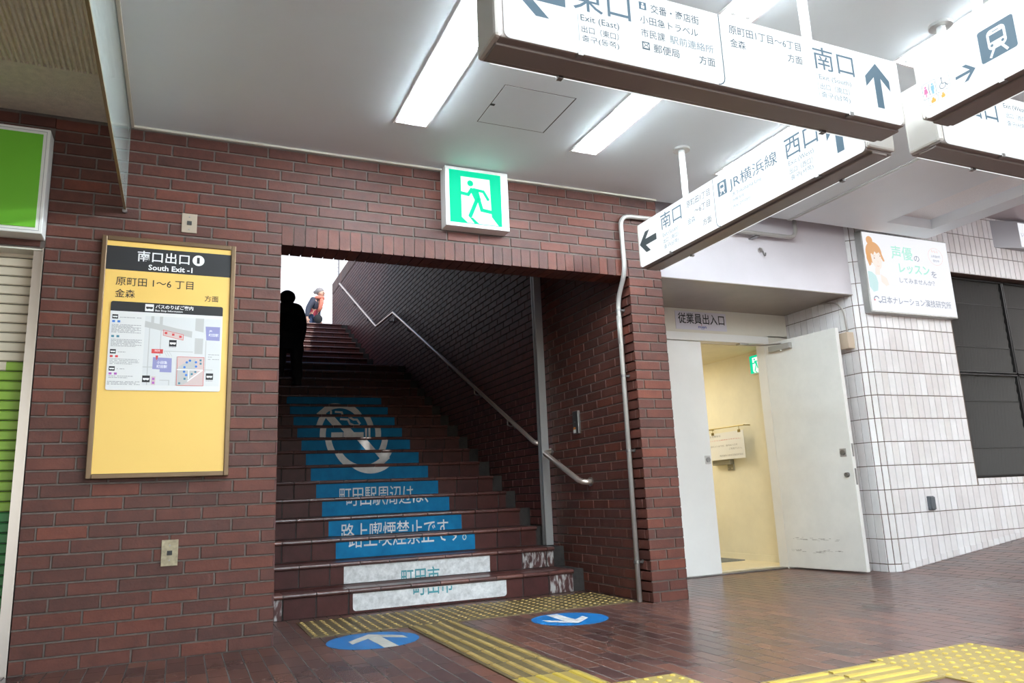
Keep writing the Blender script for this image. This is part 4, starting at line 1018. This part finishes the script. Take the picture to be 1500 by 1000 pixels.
# unseen corridor lamp (its glow fills the corridor)
t = thing('corridor_light', 'unseen warm ceiling light filling the staff corridor, hidden behind the closed leaf', 'ceiling light', (4.1, 6.8, 1.99))
MB().box(3.75, 4.55, 6.2, 7.4, 1.965, 1.993).build('diffuser', E('corridor_lamp', (1, .91, .70), 7.0), t)
# block on the tile behind the open leaf, and the cable above
tag(MB().box(XT-.075, XT+.004, 4.498, 4.585, 1.815, 1.955).build('junction_box', M('box_beige', (.55, .44, .33), .5), bevel=.004), 'beige junction box on the tiled corner behind the open door', 'box')
tag(MB().tube(bend([(XT-.012, 4.82, ZS+.006), (XT-.012, 4.70, 2.262), (XT-.012, 4.61, 2.235), (XT-.010, 4.56, 2.16), (XT-.008, 4.552, 1.957)], .06), .007, 8).build('cable', M('cable_grey', (.42, .38, .34), .5), smooth=True), 'thin grey cable curving from the entrance soffit down the tiled side wall', 'cable')

# ================================================================ RIGHT WALL FITTINGS
t = thing('advert_lightbox', 'lit white advertising box with a portrait on the tiled wall', 'lightbox', (5.77, YT, 2.1))
MB().box(5.238, 6.308, 4.342, YT+.003, 2.100, 2.820).build('housing', M('lightbox_grey', (.42, .42, .40), .4, .5, var=.1), t, bevel=.006)
face = MB().box(5.250, 6.296, 4.338, 4.343, 2.114, 2.806).build('lit_face', ADW, t)
pa2 = planeY(4.3375); mb = MB()
AH = E('ad_hair', (.80, .42, .18), .93, (.08, .08, .08)); AS = E('ad_skin', (.98, .88, .80), .93, (.08, .08, .08)); AT = E('ad_teal', (.62, .86, .86), .93, (.08, .08, .08)); AM = E('ad_mint', (.45, .88, .74), .93, (.08, .08, .08)); AK = E('ad_slate', (.28, .32, .42), .93, (.08, .08, .08)); AO = E('ad_orange', (.95, .62, .48), .93, (.08, .08, .08)); AR = E('ad_red', (.85, .18, .2), .93, (.08, .08, .08)); AHD = E('ad_hair_dark', (.50, .24, .12), .93, (.08, .08, .08))
disc(mb, pa2, 5.322, 2.735, .038, 0, .0006); disc(mb, pa2, 5.355, 2.625, .095, 0, .0006, 28, .10)
draw(mb, pa2, [(5.27, 2.65), (5.262, 2.57), (5.285, 2.50), (5.31, 2.52), (5.32, 2.62)], 0, .0006); draw(mb, pa2, [(5.42, 2.67), (5.45, 2.62), (5.475, 2.56), (5.455, 2.555), (5.43, 2.60)], 0, .0006)
draw(mb, pa2, [(5.315, 2.62), (5.345, 2.65), (5.40, 2.655), (5.432, 2.62), (5.440, 2.56), (5.425, 2.50), (5.395, 2.472), (5.36, 2.482), (5.325, 2.53)], 1, .0012)
draw(mb, pa2, [(5.30, 2.60), (5.33, 2.685), (5.40, 2.69), (5.44, 2.63), (5.445, 2.60), (5.415, 2.635), (5.385, 2.62), (5.365, 2.64), (5.345, 2.605), (5.325, 2.62)], 0, .0018)
disc(mb, pa2, 5.353, 2.578, .007, 6, .002, 12, .006); disc(mb, pa2, 5.424, 2.602, .007, 6, .002, 12, .006); stroke(mb, pa2, [(5.342, 2.594), (5.365, 2.598)], .003, 0, .002); stroke(mb, pa2, [(5.414, 2.618), (5.436, 2.616)], .003, 0, .002); stroke(mb, pa2, [(5.374, 2.512), (5.388, 2.506), (5.402, 2.513)], .004, 7, .002); stroke(mb, pa2, [(5.389, 2.555), (5.393, 2.54)], .0025, 7, .002)
draw(mb, pa2, [(5.345, 2.49), (5.40, 2.475), (5.395, 2.43), (5.34, 2.43)], 1, .0008)
draw(mb, pa2, [(5.252, 2.455), (5.30, 2.452), (5.345, 2.42), (5.36, 2.36), (5.345, 2.29), (5.29, 2.275), (5.252, 2.32)], 2, .001); draw(mb, pa2, [(5.40, 2.44), (5.47, 2.41), (5.49, 2.35), (5.45, 2.335), (5.40, 2.37)], 1, .001)
AL = [AH, AS, AT, AM, AK, AR, AHD, AO]
mb.build('portrait', AL, face); mb = LB()
write(mb, pa2, '声優', 5.568, 5.832, 2.592, 2.716, 3, .008); write(mb, pa2, 'の', 5.845, 5.914, 2.592, 2.646, 4); write(mb, pa2, 'レッスン', 5.64, 6.022, 2.470, 2.556, 3, .02); write(mb, pa2, 'を', 6.039, 6.105, 2.458, 2.519, 4); write(mb, pa2, 'してみませんか？', 5.624, 6.062, 2.382, 2.426, 4)
write(mb, pa2, '日本ナレーション演技研究所', 5.375, 6.232, 2.182, 2.246, 4, .005)
build_blocks(mb, 'lettering', AL, face); mb = MB()
ring(mb, pa2, 5.312, 2.208, .034, .024, 4, n=20, a0=20, a1=200); stroke(mb, pa2, [(5.335, 2.195), (5.352, 2.186), (5.365, 2.20)], .010, 4); disc(mb, pa2, 5.289, 2.206, .008, 5, .002, 12)
mb.build('logo', AL, face); mb = MB()
ring(mb, pa2, 6.13, 2.66, .095, .092, 7, n=30, ky=.85); write(mb, pa2, '今なら', 6.08, 6.17, 2.695, 2.722, 7); write(mb, pa2, '入所金0円', 6.07, 6.19, 2.65, 2.675, 4); write(mb, pa2, '受付中', 6.09, 6.17, 2.61, 2.632, 4)
mb.build('round_badge', AL, face)

# black meshed ventilation windows
wn = bpy.data.objects.new('window_1', None); COL.objects.link(wn); wn.location = (7.25, 4.5, .7); wn['kind'] = 'structure'
MB().box(LVX, 9.2, 4.60, 4.655, LVZ0, LVZ1).build('dark_interior', DARKM, wn)
cols = ((LVX+.004, 7.245), (7.255, 8.20), (8.21, 9.19)); rows_ = ((LVZ0+.012, 1.640), (1.652, LVZ1-.02))
for (a, b) in cols:
    for (c, d) in rows_:
        mb = MB()
        for q_ in ((a, a+.012, c, d), (b-.012, b, c, d), (a, b, c, c+.012), (a, b, d-.012, d)): mb.box(q_[0], q_[1], 4.50, 4.545, q_[2], q_[3])
        fr = mb.build('window_frame', M('louvre_frame', (.05, .048, .046), .4, .6) if 'louvre_frame' not in bpy.data.materials else bpy.data.materials['louvre_frame'], wn)
        mb = MB(); step = .024
        # expanded metal: slanting strands
        n = int((b-a+(d-c))/step)
        y = 4.53
        for k in range(n+1):
            # strands running up to the right at 70 degrees
            x0 = a-(d-c)*.30+k*step*1.0
            p0 = [x0, c]; p1 = [x0+(d-c)*.30, d]
            if p1[0] < a or p0[0] > b: continue
            if p0[0] < a: tt = (a-p0[0])/(p1[0]-p0[0]); p0 = [a, c+(d-c)*tt]
            if p1[0] > b: tt = (b-x0)/((d-c)*.30); p1 = [b, c+(d-c)*tt]
            mb.add([(p0[0], y, p0[1]), (p0[0]+.010, y-.008, p0[1]), (p1[0]+.010, y-.008, p1[1]), (p1[0], y, p1[1])], [(0,1,2,3)])
        for fz in (.27, .73):
            z = c+(d-c)*fz; mb.box(a, b, 4.518, 4.522, z-.002, z+.002)
        mb.build('mesh_screen', MESHM, fr)
tag(MB().box(5.645, 5.705, YT-.022, YT+.003, .458, .572).box(5.650, 5.70, YT-.036, YT-.02, .464, .566).build('wall_box', M('box_slate', (.10, .11, .12), .5), bevel=.004), 'small dark grey box low on the white tiled wall', 'box')
t = thing('corner_lightbox', 'lit sign box with a plain grey side and red print, above the black vents', 'lightbox', (7.8, YT, 2.87))
MB().prism([(7.08, YT+.003, 2.87), (7.40, 4.345, 2.87), (8.9, 4.345, 2.87), (8.9, YT+.003, 2.87)], (0, 0, .275)).build('housing', M('lightbox_steel', (.36, .36, .38), .4, .4), t)
f = MB().box(7.41, 8.88, 4.341, 4.346, 2.885, 3.13).build('lit_face', ADW, t)
mb = MB(); p4 = planeY(4.3405); rect(mb, p4, 7.50, 8.2, 2.96, 3.11, 0); write(mb, p4, 'い', 7.43, 7.47, 2.99, 3.03, 1); mb.build('print', [AR, AK], f)

# ================================================================ FLOOR MARKINGS
def floor_circle(label, cx, cy, r, fn, worn):
    o = MB().prism([(cx+r*math.cos(2*math.pi*i/40), cy+r*math.sin(2*math.pi*i/40), .0006) for i in range(40)], (0, 0, .001)).build('floor_sticker', FLOORB)
    tag(o, label, 'sticker'); mb = MB(); fn(mb, planeZ(.0016)); mb.build('arrow', worn, o)
def arr1(mb, P): arrow(mb, P, (.985, 4.330), (-.05, 1), .43, .15, 0, .075, .085, .0006)
def arr2(mb, P): arrow(mb, P, (2.085, 3.93), (-.03, -1), .36, .13, 0, .075, .075, .0006)
floor_circle('round blue floor sticker with a white arrow pointing up the stairs', .968, 4.145, .243, arr1, FLOORW)
floor_circle('round blue floor sticker with a worn white arrow pointing away from the stairs', 2.115, 4.092, .225, arr2, FLOORX)

def tactile_mesh(name, kind, mats):
    mb = MB(); s_ = .1485
    mb.box(-s_, s_, -s_, s_, 0, .005, 0)
    if kind == 'dots':
        for i in range(5):
            for j in range(5):
                x = -.12+.06*i; y = -.12+.06*j
                mb.tube([(x, y, .004), (x, y, .008), (x, y, .0098)], .011, 10, 1, [.0125, .0105, .006])
    else:
        for i in range(4):
            x = -.1125+.075*i
            prof = [(x-.0155, .004), (x-.010, .0098), (x+.010, .0098), (x+.0155, .004)]
            mb.prism([(a, -.138, b) for a, b in prof], (0, .276, 0), 1)
    o = mb.build(name, mats); return o
def lay(proto, pts, rot, label, group, cat='tactile tile'):
    for i, (x, y) in enumerate(pts):
        o = proto if i == 0 else proto.copy()
        if i: COL.objects.link(o)
        o.location = (x, y, 0); o.rotation_euler = (0, 0, rot); tag(o, label, cat, group)
pr = tactile_mesh('tactile_tile', 'dots', [TAC_O, TAC_OB])
lay(pr, [(.84+.3*i, 4.87-.3*j) for i in range(7) for j in range(2) if True], 0, 'worn brown studded paving tile in the band at the foot of the stairs', 'studded tiles at the foot of the stairs')
pr = tactile_mesh('tactile_tile', 'bars', [TAC_O, TAC_OB])
lay(pr, [(1.385, 4.27-.3*j) for j in range(5)], 0, 'worn brown ribbed paving tile in the path leading to the stairs', 'worn ribbed guide path tiles')
pr = tactile_mesh('tactile_tile', 'bars', [TAC_N, TAC_NB])
lay(pr, [(1.385, 2.77)], 0, 'bright yellow ribbed paving tile at the near end of the path to the stairs', None)
pr = tactile_mesh('tactile_tile', 'bars', [TAC_N, TAC_NB])
lay(pr, [(2.14+.3*i, 2.205) for i in range(2)], math.pi/2, 'bright yellow ribbed paving tile between the two studded squares', 'ribbed tiles between the studded squares')
mb_ = None
pr = tactile_mesh('tactile_tile', 'dots', [TAC_N, TAC_NB])
lay(pr, [(1.37+.3*i, 2.50-.3*j) for i in range(2) for j in range(2)], 0, 'bright yellow studded paving tile where the stair path meets the cross path', 'studded tiles at the near crossing')
pr = tactile_mesh('tactile_tile', 'dots', [TAC_N, TAC_NB])
lay(pr, [(2.74+.3*i, 2.245-.3*j) for i in range(2) for j in range(2)], 0, 'bright yellow studded paving tile in the square nearest the open white door', 'studded tiles in the square nearest the door')

# ================================================================ OUTSIDE AT THE TOP
mb = MB()
plf = planeY(19.0)
bricks(mb, plf, NZ(27)-.004, 9.0, .10, .30, .008, lambda v: [(-.2, 3.56)], offs=(0, .5), depth=.004, ins=.002)
mb.box(-3, 3.56, 19.001, 20.4, NZ(27)-.004, 10, 1)
tag(mb.build('tiled_building', [FACADE, M('facade_joint', (.36, .36, .38), .8)]), 'white tiled building in full sun across the street at the stair top', 'building')
mb = MB(); mb.box(3.57, 3.72, 18.9, 19.2, NZ(27)-.004, 10, 0); mb.box(3.72, 3.86, 18.98, 19.2, NZ(27)-.004, 10, 1); mb.box(3.86, 5.5, 18.9, 19.4, NZ(27)-.004, 10, 2)
tag(mb.build('neighbour_building', [M('pilaster_grey', (.55, .53, .52), .7), M('pilaster_white', (.8, .8, .82), .7), M('pilaster_tan', (.62, .42, .26), .7)]), 'narrow strip of grey, white and tan facade above the stair wall end', 'building')

# ================================================================ PEOPLE
def skin_mesh(name, nodes, edges, mat, parent, root=0, sub=2):
    """nodes: name -> (pos, radius or (rx,ry)); edges by name; returns a plain mesh grown round the skeleton"""
    keys = list(nodes); idx = {k: i for i, k in enumerate(keys)}
    me = bpy.data.meshes.new(name); me.from_pydata([nodes[k][0] for k in keys], [(idx[a], idx[b]) for a, b in edges], [])
    o = bpy.data.objects.new(name, me); COL.objects.link(o)
    sk = o.modifiers.new('skin', 'SKIN'); sk.use_smooth_shade = True
    sv = me.skin_vertices[0].data
    for k in keys:
        r = nodes[k][1]; sv[idx[k]].radius = r if isinstance(r, tuple) else (r, r)
        sv[idx[k]].use_root = (k == keys[root])
    su = o.modifiers.new('sub', 'SUBSURF'); su.levels = sub; su.render_levels = sub
    dg = bpy.context.evaluated_depsgraph_get()
    m2 = bpy.data.meshes.new_from_object(o.evaluated_get(dg))
    bpy.data.objects.remove(o)
    m2.name = name; m2.materials.clear(); m2.materials.append(mat)
    for p_ in m2.polygons: p_.use_smooth = True
    o2 = bpy.data.objects.new(name, m2); COL.objects.link(o2)
    attach(o2, parent)
    return o2
def figure(root_loc, face, J, mats, name_label, extra):
    t = thing('person', name_label, 'person', root_loc)
    f = Vector(face).normalized(); l = Vector((0, 0, 1)).cross(f)
    O = Vector(root_loc)
    W_ = lambda p: O + f*p[0] + l*p[1] + Vector((0, 0, p[2]))
    n = {}; e = []
    def N(k, p, r): n[k] = (W_(p), r)
    N('pelvis', J['pelvis'], (.13, .10)); N('waist', J['waist'], (.115, .085)); N('chest', J['chest'], (.135, .10)); N('neckb', J['neckb'], .06); N('neck', J['neck'], .048)
    N('jaw', J['jaw'], .062); N('skull', J['skull'], .085); N('crown', J['crown'], .062)
    e += [('pelvis', 'waist'), ('waist', 'chest'), ('chest', 'neckb'), ('neckb', 'neck'), ('neck', 'jaw'), ('jaw', 'skull'), ('skull', 'crown')]
    hf = (Vector(J['skull'])*.6+Vector(J['jaw'])*.4)
    N('nose', tuple(hf+Vector((.098, 0, -.005))), .012); e.append(('skull', 'nose'))
    for s_, sd in (('L', 1), ('R', -1)):
        N('ear'+s_, tuple(hf+Vector((-.005, sd*.082, .0))), .014); e.append(('skull', 'ear'+s_))
        for a, b, r in (('sh', 'sh', .058), ('el', 'el', .042), ('wr', 'wr', .028), ('pa', 'pa', (.034, .018))): N(a+s_, J[b+s_], r)
        e += [('chest', 'sh'+s_), ('sh'+s_, 'el'+s_), ('el'+s_, 'wr'+s_), ('wr'+s_, 'pa'+s_)]
        d = (Vector(J['pa'+s_])-Vector(J['wr'+s_])).normalized(); pa_ = Vector(J['pa'+s_])
        for q, (off, ln) in enumerate(((-.026, .062), (-.009, .072), (.008, .068), (.024, .052))):
            a = pa_+Vector((off, 0, 0))+d*.025; b = a+d*ln*.55+Vector((0, -sd*.008, 0)); c = a+d*ln+Vector((0, -sd*.022, 0))
            N('f%d%s' % (q, s_), tuple(a), .0095); N('g%d%s' % (q, s_), tuple(b), .0088); N('h%d%s' % (q, s_), tuple(c), .0078)
            e += [('pa'+s_, 'f%d%s' % (q, s_)), ('f%d%s' % (q, s_), 'g%d%s' % (q, s_)), ('g%d%s' % (q, s_), 'h%d%s' % (q, s_))]
        a = pa_*.5+Vector(J['wr'+s_])*.5+Vector((.034, -sd*.01, 0)); b = a+d*.04+Vector((.012, -sd*.012, 0))
        N('t'+s_, tuple(a), .011); N('u'+s_, tuple(b), .009); e += [('pa'+s_, 't'+s_), ('t'+s_, 'u'+s_)]
        for a, r in (('hip', .085), ('kn', .058), ('an', .038), ('ba', (.042, .03)), ('to', (.034, .022))): N(a+s_, J[a+s_], r)
        e += [('pelvis', 'hip'+s_), ('hip'+s_, 'kn'+s_), ('kn'+s_, 'an'+s_), ('an'+s_, 'ba'+s_), ('ba'+s_, 'to'+s_)]
    skin_mesh('body', n, e, mats['skin'], t)
    # clothes grow round the same skeleton
    def cloth(name, keys, grow, mat, over={}):
        nn = {}
        for k in keys:
            p_, r = n[k]; g_ = over.get(k, grow)
            nn[k] = (p_, tuple(x+g_ for x in r) if isinstance(r, tuple) else r+g_)
        ee = [(a, b) for a, b in e if a in nn and b in nn]
        return skin_mesh(name, nn, ee, mat, t)
    extra(t, n, W_, cloth, f, l)
    # face
    hf = Vector(J['skull'])*.62+Vector(J['jaw'])*.38
    for sd in (1, -1):
        MB().ball(W_(hf+Vector((.076, sd*.030, .012))), .011, nu=10, nv=6).build('eye', HAIRB, t, smooth=True)
    MB().ball(W_(hf+Vector((.082, 0, -.055))), .012, .020, .006, nu=10, nv=6).build('mouth', M('lips', (.36, .10, .09), .5) if 'lips' not in bpy.data.materials else bpy.data.materials['lips'], t, smooth=True)
    return t

ZW = NZ(27)-.001
JW = dict(pelvis=(0, 0, .80), waist=(.03, 0, .93), chest=(.10, 0, 1.11), neckb=(.165, 0, 1.235), neck=(.185, 0, 1.275), jaw=(.225, 0, 1.315), skull=(.225, 0, 1.385), crown=(.215, 0, 1.43),
          shL=(.11, .165, 1.185), elL=(.03, .215, .96), wrL=(.10, .20, .765), paL=(.12, .195, .70), shR=(.12, -.165, 1.185), elR=(.02, -.225, .965), wrR=(.02, -.25, .76), paR=(.03, -.25, .69),
          hipL=(0, .085, .76), knL=(.16, .085, .42), anL=(.14, .085, .09), baL=(.20, .088, .045), toL=(.27, .09, .035), hipR=(-.01, -.085, .76), knR=(-.02, -.09, .42), anR=(-.16, -.09, .11), baR=(-.12, -.092, .05), toR=(-.05, -.094, .035))
def woman_extra(t, n, W_, cloth, f, l):
    cloth('trousers', ['pelvis', 'hipL', 'knL', 'anL', 'hipR', 'knR', 'anR'], .014, DENIM)
    cloth('shirt', ['pelvis', 'waist', 'chest', 'neckb'], .012, REDSH, {'neckb': -.002})
    cloth('jacket', ['waist', 'chest', 'shL', 'elL', 'wrL', 'shR', 'elR', 'wrR'], .024, NAVY, {'waist': .02, 'wrL': .014, 'wrR': .014})
    cloth('shoes', ['anL', 'baL', 'toL'], .010, HAIRB); cloth('shoes', ['anR', 'baR', 'toR'], .010, HAIRB)
    mb = MB(); c = Vector((.175, 0, 1.245)); mb.tube([W_(c+Vector((.085*math.cos(a), .095*math.sin(a), .012*math.cos(a)))) for a in [2*math.pi*i/18 for i in range(19)]], .042, 10)
    mb.tube([W_((.255, -.03, 1.22)), W_((.262, -.05, 1.12)), W_((.235, -.06, 1.0)), W_((.19, -.06, .92))], .045, 10, 0, [.045, .05, .045, .03])
    mb.build('scarf', SCARF, t, smooth=True)
    hc = Vector((.205, 0, 1.395))
    mb = MB(); mb.ball(W_(hc+Vector((-.018, 0, .018))), .102, .102, .09, 18, 12); mb.ball(W_(hc+Vector((-.125, 0, .012))), .045, nu=12, nv=8)
    h = mb.build('hair', HAIRG, t, smooth=True)
    mb = MB(); mb.ball(W_((.21, -.10, .74)), .10, .07, .105, 16, 10)
    mb.tube([W_((.20, -.10, .83)), W_((.25, .02, 1.02)), W_((.17, .13, 1.20)), W_((.05, .11, 1.22)), W_((-.05, -.05, 1.0)), W_((.08, -.15, .83))], .008, 6)
    mb.build('shoulder_bag', COATB, t, smooth=True)
figure((2.585, 17.0, ZW), (.80, -.60, 0), JW, {'skin': SKIN}, 'person in dark denim jacket, coral scarf and red top stepping in at the stair top', woman_extra)

# stooped figure climbing at the left of the flight
zb = NZ(14); 
JM = dict(pelvis=(.06, 0, .66), waist=(.12, 0, .78), chest=(.235, 0, .965), neckb=(.315, 0, 1.075), neck=(.345, 0, 1.11), jaw=(.385, 0, 1.135), skull=(.385, 0, 1.21), crown=(.375, 0, 1.25),
          shL=(.24, .145, 1.03), elL=(.20, .165, .80), wrL=(.32, .15, .62), paL=(.35, .145, .56), shR=(.24, -.145, 1.03), elR=(.19, -.165, .80), wrR=(.29, -.15, .61), paR=(.32, -.15, .55),
          hipL=(.06, .085, .63), knL=(.23, .09, .44), anL=(.21, .09, .235), baL=(.26, .092, .19), toL=(.32, .094, .178), hipR=(.05, -.085, .63), knR=(.10, -.09, .35), anR=(-.02, -.09, .085), baR=(.04, -.092, .045), toR=(.10, -.094, .032))
def man_extra(t, n, W_, cloth, f, l):
    cloth('trousers', ['pelvis', 'hipL', 'knL', 'anL', 'hipR', 'knR', 'anR'], .018, COATB, {'anL': .03, 'anR': .03})
    cloth('shoes', ['anL', 'baL', 'toL'], .024, HAIRB, {'anL': .016}); cloth('shoes', ['anR', 'baR', 'toR'], .024, HAIRB, {'anR': .016})
    cloth('socks', ['knL', 'anL', 'baL'], .012, COATB); cloth('socks', ['knR', 'anR', 'baR'], .012, COATB)
    cloth('coat_sleeves', ['chest', 'shL', 'elL', 'wrL', 'shR', 'elR', 'wrR'], .026, COATB)
    mb = MB(); rings = []
    prof = [(.30, 1.08, .07, .08), (.26, 1.045, .125, .105), (.23, .96, .155, .125), (.15, .80, .145, .125), (.08, .66, .155, .14), (.04, .54, .165, .15), (.02, .46, .17, .16)]
    vs = []; N_ = 20
    for (a, z, rw, rd) in prof:
        for k in range(N_): an = 2*math.pi*k/N_; vs.append(W_((a+rd*math.cos(an), rw*math.sin(an), z)))
    fs = [(i*N_+k, i*N_+(k+1) % N_, (i+1)*N_+(k+1) % N_, (i+1)*N_+k) for i in range(len(prof)-1) for k in range(N_)] + [tuple(range(N_))[::-1]]
    mb.add(vs, fs); mb.build('coat', COATB, t, smooth=True)
    mb = MB(); hc = Vector((.375, 0, 1.215)); mb.ball(W_(hc+Vector((-.012, 0, .02))), .102, .102, .092, 18, 12); mb.tube([W_(hc+Vector((.03, 0, .055))), W_(hc+Vector((.15, 0, .035)))], .06, 12, 0, [.07, .05])
    mb.build('cap', HAIRB, t, smooth=True)
figure((1.165, 9.34, zb-.001), (0, 1, 0), JM, {'skin': SKIN}, 'person in a long black coat and cap climbing the stairs with back turned', man_extra)
